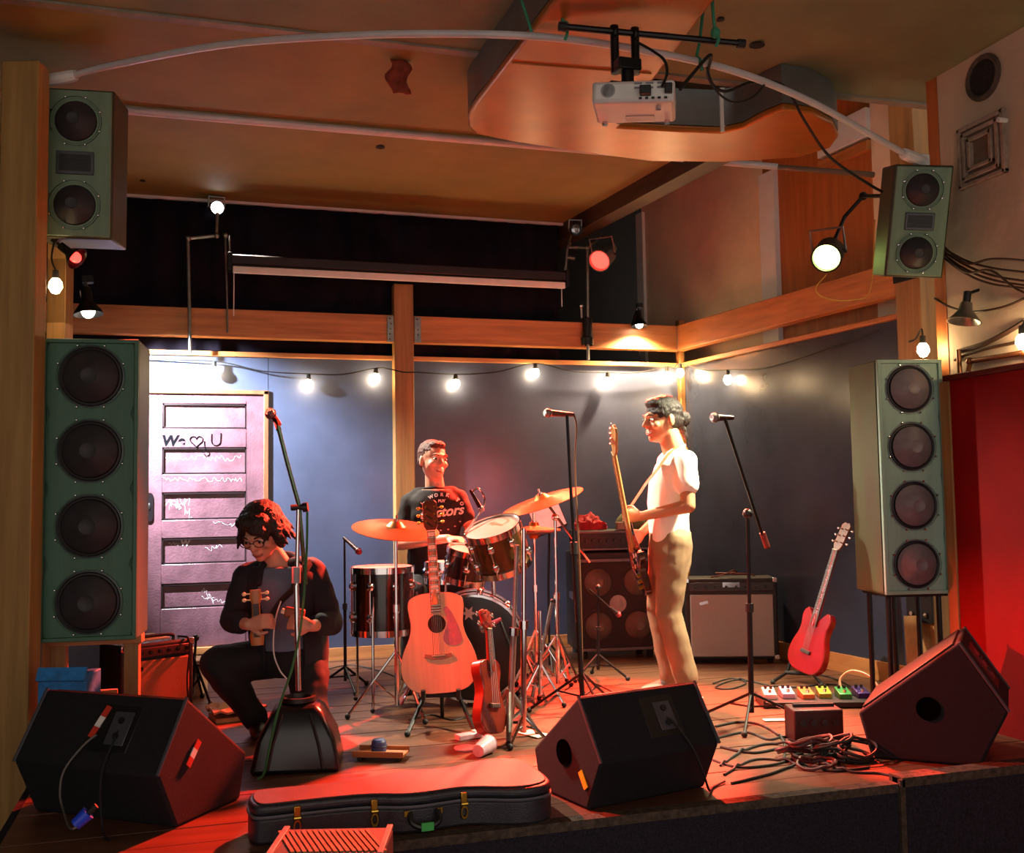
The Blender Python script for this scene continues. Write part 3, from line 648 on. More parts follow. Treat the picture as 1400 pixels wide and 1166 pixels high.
MB().box((.14, -.14, .005), (.03, .025, .04)).build('plug', plastic_k, t, bevel=.004)
for i in range(6): MB().box((.02 + (i % 3) * .045, -.135, .012 + (i // 3) * .018), (.03, .005, .007)).build('vent_slot', mat('vent grey', '#77757a', .5), t)
MB().box((.02, .06, -.047), (.12, .06, .004)).build('lamp_cover', mat('projector cover', '#b9b0ae', .4), t, bevel=.002)
for x_, y_ in ((-.13, .1), (.13, .1), (.1, -.08)): MB().cyl((x_, y_, -.044), (x_, y_, -.06), .012, n=10).build('foot', chrome, t)
MB().lathe([(.001, .0), (.035, .0), (.04, .02), (.04, 0)], 18, Matrix.Translation((-.07, .132, 0)) @ Matrix.Rotation(R(-90), 4, 'X')).build('lens_ring', plastic_k, t)
t = thing('projector_mount', 'black clamp mount joining the projector to the bar', 'mount', pc + V(0, 0, .05)); o_ = pc + V(0, 0, .05)
ca, cb_ = at_d(840, 45, dp + .04) - o_, at_d(868, 48, dp + .05) - o_
MB().cyl((-.03, 0, 0.0), (-.03, 0, .1), .026).build('stem', steel_dark, t)
MB().box((-.03, 0, .1), (.1, .07, .05)).build('cross_block', steel_dark, t, bevel=.006)
for c in (ca, cb_): MB().cyl(V(c.x, c.y, .09), c + V(0, 0, .03), .018, n=10).torus((0, 0, 0), .024, .011, m=align(c, pb1 - pb0), n=14).build('clamp_ring', steel_dark, t)
MB().box((-.03, .0, .0), (.2, .12, .012)).build('foot_plate', steel_dark, t)
def cable(name, label, pts, r, m_, group=None, k=6, cat='cable'):
    return tag(MB().tube(smooth_pts(pts, k), r, 6).build(name, m_), label, cat, group)
cable('power_cable', 'black cable looping from the bar down to the projector', [at_d(872, 58, 4.1), at_d(893, 70, 4.05), at_d(908, 82, 4.0), at_d(912, 100, 3.97), at_d(905, 118, 3.95)], .006, rubber)
cable('power_cable', 'black cable running from the projector to the right upper speaker', [at_d(930, 122, 4.0), at_d(948, 100, 4.15), at_d(972, 75, 4.3), at_d(968, 105, 4.5), at_d(990, 125, 4.6), at_d(1030, 112, 4.7), at_d(1072, 118, 4.8), at_d(1100, 165, 4.9), at_d(1135, 215, 5.1), at_d(1185, 250, 5.3), at_d(1206, 262, 5.37)], .0075, rubber)
cable('power_cable', 'thin black cable loop below the arched pipe', [at_d(965, 88, 4.43), at_d(978, 122, 4.43), at_d(1003, 140, 4.47), at_d(1030, 132, 4.52), at_d(1047, 113, 4.575)], .005, rubber)

# ------------------------------------------------------------------ right wall fittings
p = at_X(1345, 106, XM)
t = thing('round_vent', 'dark round vent hole high on the plaster wall', 'vent', M=align(p, (-1, 0, 0)))
MB().torus((0, 0, .004), .105, .016, n=24).build('ring', mat('rusty ring', '#4a3a30', .8, var=.4, scale=30), t)
MB().lathe([(.001, .003), (.06, .005), (.105, .01)], 24, close=False).build('mesh_screen', mat('sooty mesh', '#1d1715', .9, var=.8, scale=60, bump=.8), t)
p = at_X(1345, 206, XM)
t = thing('square_vent', 'plaster-caked square vent frame on the plaster wall', 'vent', M=align(p, (-1, 0, 0), (0, 0, 1)))
sqm = mat('caked vent frame', '#a08878', .8, var=.25, scale=30, bump=.4)
for i, w in enumerate((.15, .115, .075)):
    for s_ in (-1, 1): MB().box((s_ * w, 0, .012 + i * .004), (.022, 2 * w + .022, .03)).box((0, s_ * w, .012 + i * .004), (2 * w + .022, .022, .03)).build('frame_bar', sqm, t, bevel=.004)
MB().box((0, 0, .004), (.26, .26, .008)).build('back_plate', mat('dusty plate', '#7c6654', .8), t)
MB().cyl((.16, .1, .0), (.16, .1, .05), .012).build('knob', white_pl, t)
brown_c = mat('brown cable', '#3a2418', .6, var=.2)
for i, (y0, y1_, y2_) in enumerate(((338, 362, 372), (342, 372, 384), (346, 378, 390), (350, 384, 394), (334, 350, 356), (344, 366, 400))):
    cable('wall_cable', 'brown cable in the bundle sagging along the plaster wall', [at_X(1287, y0, XM - .03), at_X(1320, y0 + 18 + i * 2, XM - .03 - i * .006), at_X(1355, y1_ + 4, XM - .03 - i * .006), at_X(1400, y2_, XM - .03), at_X(1480, y2_ + 10, XM - .03)], .006, brown_c, 'cable bundle on the plaster wall')
for i, pts in enumerate((((1278, 408), (1300, 420), (1330, 426), (1370, 420), (1400, 408)), ((1312, 480), (1345, 470), (1375, 455), (1400, 440)), ((1305, 492), (1330, 482), (1360, 474), (1400, 466)))):
    cable('wall_cable', ['thin dark cable drooping under the bundle on the plaster wall', 'thick dark hose rising along the plaster wall', 'thin brown cable above the copper pipe on the plaster wall'][i], [at_X(x, y, XM - (.004 if n_ in (0, len(pts) - 1) else .025)) for n_, (x, y) in enumerate(pts)], (.006, .013, .008)[i], brown_c)
cpp = mat('brown copper pipe', '#6a3d22', .4, .6, var=.3)
P = [at_X(1322, 516, XM - .025), at_X(1326, 494, XM - .025), at_X(1400, 482, XM - .025), at_X(1480, 470, XM - .025)]
t = thing('copper_pipe', 'brown copper pipe elbowed above the red panelling', 'pipe', P[0])
for i in range(3): MB().cyl(P[i] - P[0], P[i + 1] - P[0], .013, n=10).build('pipe', cpp, t)
for i in (1, 2): MB().ell(P[i] - P[0], .02, n=10).build('elbow', cpp, t)
P = [at_X(1313, 516, XM - .03), at_X(1310, 478, XM - .03)]
tag(MB().tube(P, .012, 8).build('wall_pipe', cpp), 'short upright brown pipe beside the copper elbow', 'pipe')
p = at_X(1318, 440, XM - .10)
t = thing('reflector_shade', 'unlit tin lamp shade on the plaster wall beside the timber post', 'lamp', M=align(p, (-.2, 0, -1)))
MB().lathe([(.03, -.1), (.035, -.06), (.085, 0), (.08, 0), (.03, -.055)], 18, close=False).build('shade', iron, t); MB().cyl((0, 0, -.1), (0, 0, -.16), .02).build('socket', plastic_k, t); _mi = t.matrix_basis.inverted(); MB().tube([V(0, 0, -.15), _mi @ V(XM + .003, p.y, p.z + .17)], .008, 8).build('wall_arm', steel_dark, t)

# ================================================================== FLOOR MONITORS, AMPS, CASE
mon_m = mat('black carpet covered box', '#1b191e', .85, var=.4, scale=150, bump=.4, bscale=400, spec=.25)
tape_w = mat('white tape', '#d9d4d0', .6); tape_r = mat('red tape', '#c03020', .6); tape_y = mat('yellow tape', '#f4c41c', .6)
def wedge(label, loc, rz, w, sc=1.0, port=False, jack=True, plate_x=.12, tapes=(), s0=-1):
    t = thing('stage_monitor', label, 'monitor', loc, rz)
    pr = [(y * sc, z * sc) for y, z in ((.10, 0), (.0, .20), (.15, .43), (.50, .16), (.46, 0))]
    n = len(pr); vs = [(-w / 2, y, z) for y, z in pr] + [(w / 2, y, z) for y, z in pr]
    fs = [tuple(range(n)), tuple(range(2 * n - 1, n - 1, -1))] + [(i, (i + 1) % n, n + (i + 1) % n, n + i) for i in range(n)]
    MB().add(vs, fs).build('cabinet', mon_m, t, bevel=.012)
    up = Vector((0, pr[2][0] - pr[1][0], pr[2][1] - pr[1][1])).normalized(); nrm = Vector((0, -up.z, up.y))
    cface = Vector((0, (pr[1][0] + pr[2][0]) / 2, (pr[1][1] + pr[2][1]) / 2))
    def facem(x, v): return Matrix(((1, up.x, nrm.x, x), (0, up.y, nrm.y, cface.y + up.y * v), (0, up.z, nrm.z, cface.z + up.z * v), (0, 0, 0, 1)))
    if jack:
        MB().box((0, 0, .0), (.17 * sc, .17 * sc, .004), m=facem(plate_x, .01)).build('recess', black_paint, t, bevel=.003)
        MB().box((.02, 0, .001), (.085 * sc, .12 * sc, .005), m=facem(plate_x, .01)).build('jack_plate', mat('grey jack plate', '#4a4a52', .4, .4), t, bevel=.003)
        for i in (-1, 1): MB().cyl((.02, i * .03, .002), (.02, i * .03, .010), .013, n=10).add([], []).build('jack', plastic_k, t).matrix_local = facem(plate_x, .01)
    # performer-side grille
    u2 = Vector((0, pr[3][0] - pr[2][0], pr[3][1] - pr[2][1])).normalized(); n2 = Vector((0, -u2.z, u2.y)); c2 = Vector((0, (pr[2][0] + pr[3][0]) / 2, (pr[2][1] + pr[3][1]) / 2))
    G = Matrix(((1, u2.x, n2.x, 0), (0, u2.y, n2.y, c2.y), (0, u2.z, n2.z, c2.z), (0, 0, 0, 1)))
    MB().box((0, 0, .004), (w - .05, (.4) * sc, .012), m=G).build('grille', steel_dark, t, bevel=.004)
    for s_ in (-1, 1):
        if port: MB().lathe([(.001, .0), (.045, .001), (.05, .006), (.052, .0)], 20, align((s_ * w / 2, .26 * sc, .19 * sc), (s_, 0, 0))).build('side_handle', mat('hole black', '#040404', 1, spec=0), t)
        MB().tube([(s_ * (w / 2 + .0), pr[1][0], pr[1][1]), (s_ * w / 2, pr[2][0], pr[2][1])], .007, 6).build('corner_bead', mat('worn bead', '#3e3d44', .7), t)
    for kind, args in tapes:
        if kind == 'tri':
            x, v, a, s1 = args
            for i, m_ in enumerate((tape_r, tape_w, tape_r)): MB().box((0, (1 - i) * .043, .004), (.026, .042, .004), m=facem(x, v) @ Matrix.Rotation(a, 4, 'Z')).build('tape', m_, t)
        if kind == 'end':
            s1, y_, z_, a, cols = args
            M_ = align((s1 * w / 2, y_, z_), (s1, 0, 0), (0, 0, 1)) @ Matrix.Rotation(a, 4, 'Z')
            for i, m_ in enumerate(cols): MB().box((0, (len(cols) / 2 - .5 - i) * .035, .003), (.028, .034, .004), m=M_).build('tape', m_, t)
    return t
# left monitor
a, c = at_z(30, 1128, 0), at_z(235, 1150, 0)
monL = wedge('black floor monitor with red and white tape beside the left post', ((a.x + c.x) / 2 - .05, (a.y + c.y) / 2 + .08, 0), R(-38), .68, 1.08, jack=True, plate_x=.07, tapes=(('tri', (-.01, .03, R(-14), 0)), ('end', (1, .20, .25, R(-40), (tape_r, tape_w, tape_r)))))
a, c = at_z(800, 1106, 0), at_z(955, 1082, 0)
monM = wedge('black floor monitor with a yellow tape mark on its red-lit end', ((a.x + c.x) / 2 + .05, max(YF + .0, (a.y + c.y) / 2 - .08), 0), R(13), .58, .98, jack=True, plate_x=.06, port=True, tapes=(('end', (-1, .12, .11, R(35), (tape_y, tape_y)),),))
a = at_z(1345, 1042, 0)
wedge('black floor monitor with a round hand hole at the right end of the stage', (a.x + .20, a.y + .05, .0), R(47), .56, 1.24, port=True, jack=True, plate_x=.0)
# leads on monitors
cable('monitor_lead', 'grey lead hanging down the back of the left monitor', [monL.matrix_basis @ V(*v) for v in ((-.0, .066, .325), (-.03, .03, .29), (-.07, -.02, .21), (-.075, -.035, .13), (-.05, -.045, .075))] + [at_d(96, 1132, 3.5), at_d(110, 1126, 3.5)], .004, mat('grey lead', '#5f5a56', .6))
p = at_d(112, 1118, 3.5)
t = thing('cable_plug', 'bright blue cable connector below the left monitor', 'plug', p); blue_p = mat('blue plastic', '#2340c8', .4)
MB().cyl((-.02, 0, -.02), (.02, 0, .015), .02, .024).build('sleeve', blue_p, t); MB().cyl((.02, 0, .015), (.045, 0, .035), .01).build('tail', rubber, t)
cable('monitor_lead', 'dark lead running off the left monitor to the floor', [monL.matrix_basis @ V(*v) for v in ((.09, .085, .345), (.095, .05, .31), (.10, -.012, .22), (.105, -.025, .12), (.12, -.03, .03), (.16, -.06, .005), (.22, -.10, .005))], .004, rubber)
cable('monitor_lead', 'dark lead plugged into the back of the middle monitor', [monM.matrix_basis @ V(*v) for v in ((.08, .075, .31), (.10, .045, .29), (.14, -.014, .20), (.18, -.025, .10), (.23, .0, .02), (.30, .06, .006), (.40, .10, .006))], .005, rubber)

# guitar case lying at the stage front: real guitar outline
def guitar_case(label, M):
    t = thing('guitar_case', label, 'guitar case', M=M)
    prof = [(0, .02), (.015, .085), (.06, .105), (.2, .10), (.36, .105), (.45, .125), (.52, .155), (.6, .165), (.68, .155), (.76, .15), (.84, .175), (.93, .215), (1.0, .222), (1.06, .20), (1.095, .15), (1.105, .06)]
    P = smooth_pts([V(x, y, 0) for x, y in prof], 4); out = [(p.x, p.y) for p in P] + [(p.x, -p.y) for p in reversed(P)]
    cm = mat('black case vinyl', '#2b2930', .38, var=.25, scale=30, bump=.2, bscale=200); rm = mat('case lid top', '#3a2a2c', .5, var=.2, scale=30, bump=.2, bscale=200)
    MB().prism(out, 0, .092).build('lower_shell', cm, t, bevel=.012)
    MB().prism([(x, y * 1.0) for x, y in out], .098, .135).build('lid', cm, t, bevel=.014, seg=3)
    MB().prism([((x - .55) * .97 + .55, y * .93) for x, y in out], .134, .141).build('lid_panel', rm, t, bevel=.005)
    b = MB(); zl = .095; b.tube([V(x * 1.0, y * 1.012, zl) for x, y in out] + [V(out[0][0], out[0][1], zl)], .006, 6); b.build('rim_piping', mat('case piping', '#57565e', .35), t)
    def latch(x, yy):
        l = MB().box((x, -yy - .006, .1), (.024, .01, .05)).build('latch', brass, t, bevel=.003)
        MB().torus((0, 0, 0), .014, .004, m=Matrix.Translation((x, -yy - .01, .055)) @ FY @ Matrix.Diagonal((.8, 1.5, 1, 1)), n=14, k=6).build('latch_loop', brass, l)
        MB().cyl((x - .012, -yy - .014, .085), (x + .012, -yy - .014, .085), .006, n=8).build('latch_pin', brass, l)
    latch(.16, .102); latch(.43, .122); latch(.755, .152)
    h = MB().tube(smooth_pts([(.55, -.168, .075), (.555, -.195, .045), (.60, -.205, .03), (.65, -.195, .045), (.655, -.168, .075)]), .011, 8).build('handle', plastic_k, t)
    MB().box((.605, -.212, .035), (.045, .008, .028)).build('green_tag', mat('green sticker', '#3fae52', .6), t)
    for x in (.54, .66): MB().box((x, -.17, .075), (.02, .008, .02)).build('handle_ring', brass, t)
a = at_z(335, 1139, .0)
guitar_case('black guitar case with brass latches lying along the stage edge', Matrix.Translation((at_z(332, 1150, 0).x + .02, 3.86, 0)) @ rotm((0, 0, R(1.0))))
# cabinet below on the ground floor
p = at_d(460, 1166, 3.22)
t = thing('floor_cabinet', 'dark teal cabinet with woven grille in front of the stage', 'cabinet', (p.x, p.y + .12, GZ), R(-17)); zc_ = p.z - GZ - .003
MB().box((0, 0, zc_ / 2), (.36, .28, zc_)).build('body', mat('teal vinyl', '#2d3f40', .5, var=.2, scale=30), t, bevel=.012)
for i in range(16): MB().box((-.145 + i * .019, .0, zc_ + .002), (.011, .22, .006), (0, 0, .4)).build('grille_bar', mat('tarnished brass bar', '#83694a', .5, .4), t)
for s_ in (-1, 1): MB().box((s_ * .17, 0, zc_ + .004), (.02, .27, .012)).build('edge_trim', mat('pale trim', '#6f807c', .5), t, bevel=.003)
# black flared bag/box behind the guitar case
p = at_z(415, 1062, 0)
t = thing('microphone_stand', 'microphone stand with green-tinted boom rising from a black pyramid base', 'microphone stand', (p.x, p.y + .23, 0), R(-10)); stand_left = t
b = MB()
def sq(w, d, z, ox=0): return [(-w / 2 + ox, -d / 2, z), (w / 2 + ox, -d / 2, z), (w / 2 + ox, d / 2, z), (-w / 2 + ox, d / 2, z)]
vs = sq(.40, .36, 0) + sq(.34, .32, .14) + sq(.23, .24, .25, .0) + sq(.17, .17, .28); fs = [(3, 2, 1, 0)]
for k_ in range(3): fs += [(k_ * 4 + i, k_ * 4 + (i + 1) % 4, k_ * 4 + 4 + (i + 1) % 4, k_ * 4 + 4 + i) for i in range(4)]
fs.append((12, 13, 14, 15)); b.add(vs, fs).build('pyramid_base', mat('shiny black plastic', '#151418', .28, var=.3), t, bevel=.02, seg=3)
MB().lathe([(.065, 0), (.08, .01), (.08, .03), (.06, .03), (.055, 0)], 18, Matrix.Translation((0, 0, .275)), close=False).build('collar', plastic_k, t)
for s_ in (-1, 1): MB().tube([(s_ * .06, -.125, .25), (s_ * .10, -.165, .12), (s_ * .12, -.185, .02)], .008, 6).build('rib', plastic_k, t)

# ------------------------------------------------------------------ amplifiers
def combo(label, loc, rz, w, h, d, body, grille, panel, knobs=6, badge=True, handle=True, name='guitar_amp', hy=None):
    t = thing(name, label, 'amplifier', loc, rz)
    MB().box((0, d / 2, h / 2), (w, d, h)).build('cabinet', body, t, bevel=.014, seg=3)
    MB().box((0, -.004, h * .42), (w - .07, .02, h * .76)).build('grille_cloth', grille, t, bevel=.006)
    MB().box((0, -.002, h * .895), (w - .05, .02, h * .11)).build('control_panel', panel, t, bevel=.004)
    for i in range(knobs): MB().cyl((-w * .38 + i * w * .76 / (knobs - 1), -.012, h * .895), (-w * .38 + i * w * .76 / (knobs - 1), -.028, h * .895), .012, .009, n=10).build('knob', plastic_k, t)
    if badge: MB().box((-w * .3, -.016, h * .70), (.06, .004, .02), (0, R(-12), 0)).build('badge', chrome, t)
    if handle: MB().tube(smooth_pts([(-.11, hy or d / 2, h), (-.09, hy or d / 2, h + .03), (.09, hy or d / 2, h + .03), (.11, hy or d / 2, h)]), .01, 8).build('handle', plastic_k, t)
    for sx in (-1, 1):
        for zz_ in (.0, h): MB().box((sx * (w / 2 - .015), .02, abs(zz_ - .015)), (.036, .05, .036)).build('corner_cap', chrome, t, bevel=.006)
    return t
silver_g = mat('silver grille cloth', '#8f8f8a', .7, var=.25, scale=220, bump=.3, bscale=500); tolex = mat('black amp vinyl', '#111013', .6, var=.3, scale=80, bump=.2, bscale=300)
p = at_z(1011, 907, .0); 
ampR = combo('guitar amplifier with silver grille cloth against the side wall', (p.x - .05, p.y + .0, .03), R(-20), .65, .57, .26, tolex, silver_g, mat('amp panel black', '#1a191b', .4), 8, handle=False)
t = ampR
MB().box((.0, -.015, .525), (.12, .006, .035)).build('name_plate', chrome, t)
for sx in (-1, 1): MB().cyl((sx * .28, .1, -.03), (sx * .28, .1, .0), .02, n=10).build('foot', rubber, t)
tp = p + V(0, 0, .6)
cable('amp_lead', 'coiled dark lead lying on the silver-grilled amplifier', [tp + V(-.15, .1, .004), tp + V(-.08, .02, .03), tp + V(.0, .05, .05), tp + V(.06, .12, .03), tp + V(-.02, .17, .02), tp + V(-.1, .12, .03), tp + V(-.02, .04, .03), tp + V(.12, .03, .02), tp + V(.2, .1, .004)], .006, mat('red brown lead', '#5a2018', .6))
# left combo, lit orange
_c = at_d(166, 884, 5.45); hL = _c.z; _r = R(30)
tw_amp = mat('orange brown amp cloth', '#a0603a', .7, var=.25, scale=200, bump=.3, bscale=500)
ampL = combo('orange-brown guitar amplifier standing under the left speaker tower', (_c.x + .21 * math.cos(_r), _c.y + .21 * math.sin(_r), 0), _r, .42, hL, .26, tolex, tw_amp, mat('amp panel brown', '#5a2c24', .35), 7, hy=.045)
cable('amp_lead', 'pair of dark leads hanging over the orange-brown amplifier front', [ampL.matrix_basis @ V(*v) for v in ((.165, .09, hL + .007), (.165, .03, hL + .010), (.165, -.022, hL + .004), (.165, -.036, hL - .06), (.15, -.036, hL * .5), (.16, -.05, .03), (.14, -.10, .008))], .006, rubber)
p = at_d(208, 852, 5.65)
t = thing('folded_paper', 'folded pale paper lying on the orange-brown amplifier', 'paper', ampL.matrix_basis @ V(-.03, .17, hL), R(30))
MB().box((0, 0, .004), (.3, .15, .008)).box((.02, .0, .018), (.22, .10, .012), (R(6), R(4), .1)).build('sheets', mat('warm paper', '#cdb684', .8), t)
# blue box, wooden crate, floor stand
p = at_d(96, 905, 4.72); p.z = 0
t = thing('blue_carton', 'bright blue crumpled carton behind the left monitor', 'box', (p.x, p.y, 0), R(-18))
bl_m = mat('blue carton', '#2374b8', .55, var=.35, scale=12, bump=.3)
MB().box((0, 0, .22), (.22, .16, .44)).build('carton', bl_m, t, bevel=.006); MB().box((0, -.085, .44), (.22, .012, .06), (R(-25), 0, 0)).build('flap', bl_m, t)
MB().box((.04, -.083, .30), (.05, .004, .04)).build('pink_sticker', mat('pink sticker', '#c08a8a', .6), t)
p = at_z(268, 950, 0)
t = thing('paper_box', 'pale cardboard box beside the crouching guitarist', 'box', (p.x - .03, p.y + .05, 0), R(-12))
MB().box((0, 0, .11), (.16, .22, .22)).build('carton', mat('cream card', '#c9b29a', .8), t, bevel=.004); MB().box((0, -.112, .17), (.12, .004, .06)).build('printed_band', mat('red print', '#a0321e', .7), t)
p = at_z(305, 982, 0)
t = thing('cardboard_sheet', 'crumpled tan cardboard under the crouching guitarist', 'cardboard', (p.x + .07, p.y + .0, 0), R(10))
vs = []; fs = []
for i in range(9):
    for j in range(6): vs.append(((i - 4) * .036, (j - 2.5) * .05, .05 + .035 * noise.noise(Vector((i * .7, j * .9, 3)))))
for i in range(8):
    for j in range(5): fs.append((i * 6 + j, i * 6 + 6 + j, i * 6 + 7 + j, i * 6 + 1 + j))
o = MB().add(vs, fs).build('sheet', mat('tan card', '#a8794e', .8), t, smooth=0); o.modifiers.new('thick', 'SOLIDIFY').thickness = .012
MB().box((0, 0, .012), (.26, .22, .024)).build('base', mat('tan card', '#a8794e', .8), t)

# ------------------------------------------------------------------ bass rig
p = at_z(847, 893, .04)
rig_r = R(-9)
t = thing('bass_cabinet', 'black bass cabinet with four speakers and a central horn', 'amplifier', (p.x, p.y, .06), rig_r)
cw_, ch_, cd_ = .62, .72, .40
MB().box((0, cd_ / 2 + .02, ch_ / 2), (cw_, cd_, ch_)).build('cabinet', tolex, t, bevel=.014)
grm = mat('dark red-brown grille', '#2a1a18', .5, .3, var=.4, scale=200, bump=.4, bscale=700)
MB().box((0, .018, ch_ / 2 - .02), (cw_ - .03, .012, ch_ - .09)).build('baffle', grm, t)
for i in (-1, 1):
    for j in (-1, 1): driver(t, i * .15, ch_ / 2 - .02 + j * .16, .012, .125, mat('tan cone', '#5e4a40', .6, var=.2), 0, rim=mat('bass rim', '#6a5850', .4, .3))
MB().lathe([(.001, -.004), (.03, -.004), (.045, .004), (.062, .006), (.064, 0)], 20, Matrix.Translation((0, .01, ch_ / 2 - .02)) @ FY).build('horn', mat('grey horn disc', '#8d7f7c', .4), t)
for z in (.012, ch_ - .06): MB().box((0, .008, z), (cw_ - .01, .03, .02)).build('metal_rail', mat('rail', '#5c5354', .35, .7), t)
for s_ in (-1, 1): MB().box((s_ * (cw_ / 2), .2, ch_ * .55), (.012, .12, .06)).build('side_handle', chrome, t, bevel=.004)
for sx in (-1, 1):
    for yy in (.07, .38): MB().cyl((sx * .25, yy, -.06), (sx * .25, yy, .0), .025, n=10).build('caster', rubber, t)
t = thing('bass_amp_head', 'black bass amplifier head stacked on the bass cabinet', 'amplifier', (p.x, p.y, .06 + ch_), rig_r)
MB().box((0, .20, .085), (.58, .32, .15)).build('case', tolex, t, bevel=.008)
MB().box((0, .035, .085), (.54, .012, .11)).build('face_plate', mat('amp face', '#1b1214', .35, .4, var=.6, scale=60), t)
for z in (.022, .148): MB().box((0, .03, z), (.58, .03, .012)).build('metal_rail', mat('rail', '#5c5354', .35, .7), t)
for i in range(9): MB().cyl((-.23 + i * .055, .03, .085), (-.23 + i * .055, .012, .085), .013, .011, n=10).build('knob', plastic_k, t)
for sx in (-1, 1): MB().box((sx * .22, .2, .005), (.04, .1, .01)).build('foot', rubber, t)
HT = .06 + ch_ + .16
# red cloth and green cap on the head
def blob(name, label, loc, sx, sy, sz, m_, seed, cat, amp=.35, rz=0):
    n, k_ = 28, 12; vs = []; fs = []
    for j in range(k_ + 1):
        ph = PI / 2 * j / k_
        for i in range(n):
            a = 2 * PI * i / n; v = Vector((math.cos(a) * math.cos(ph), math.sin(a) * math.cos(ph), math.sin(ph)))
            f_ = 1 + amp * noise.noise(v * 2.3 + Vector((seed, 0, 0))) + amp * .5 * noise.noise(v * 5 + Vector((0, seed, 0)))
            vs.append((v.x * sx * f_, v.y * sy * f_, max(0, v.z * sz * f_)))
    for j in range(k_):
        for i in range(n): fs.append((j * n + i, j * n + (i + 1) % n, j * n + n + (i + 1) % n, j * n + n + i))
    fs.append(tuple(range(n - 1, -1, -1)))
    o = MB().add(vs, fs).build(name, m_, smooth=60); o.location = loc; o.rotation_euler = (0, 0, rz); return tag(o, label, cat)
pr_ = Matrix.Translation((p.x, p.y, HT + .003)) @ rotm((0, 0, rig_r))
blob('red_cloth', 'crumpled red cloth lying on the bass amplifier head', pr_ @ V(-.165, .19, 0), .125, .10, .10, mat('red cloth', '#a01822', .8, var=.3, scale=10), 3.1, 'cloth', .5)
t = thing('baseball_cap', 'olive green cap beside the red cloth on the bass amplifier head', 'cap', M=Matrix.Translation(pr_ @ V(.16, .205, 0)) @ rotm((0, 0, R(176))))
MB().lathe([(.115, 0), (.118, .03), (.105, .075), (.07, .115), (.03, .13), (.001, .132)], 22).build('crown', mat('olive cloth', '#55603c', .85), t)
MB().prism([(.1 * math.cos(a) - .0, -.08 - .09 * math.sin(a)) for a in [PI * i / 14 for i in range(15)]], .006, .014).build('peak', mat('olive cloth', '#55603c', .85), t); MB().ell((0, 0, .133), .01, n=8).build('button', mat('olive cloth', '#55603c', .85), t)
t = thing('small_box', 'small grey tin on the front of the bass amplifier head', 'tin', M=pr_ @ Matrix.Translation((.055, .05, 0)))
MB().box((0, 0, .025), (.09, .06, .05)).build('tin', mat('grey tin', '#7a6a5c', .5, .4), t, bevel=.006); MB().box((0, 0, .052), (.094, .064, .008)).build('lid', mat('grey tin lid', '#8d7c6c', .4, .4), t, bevel=.002)

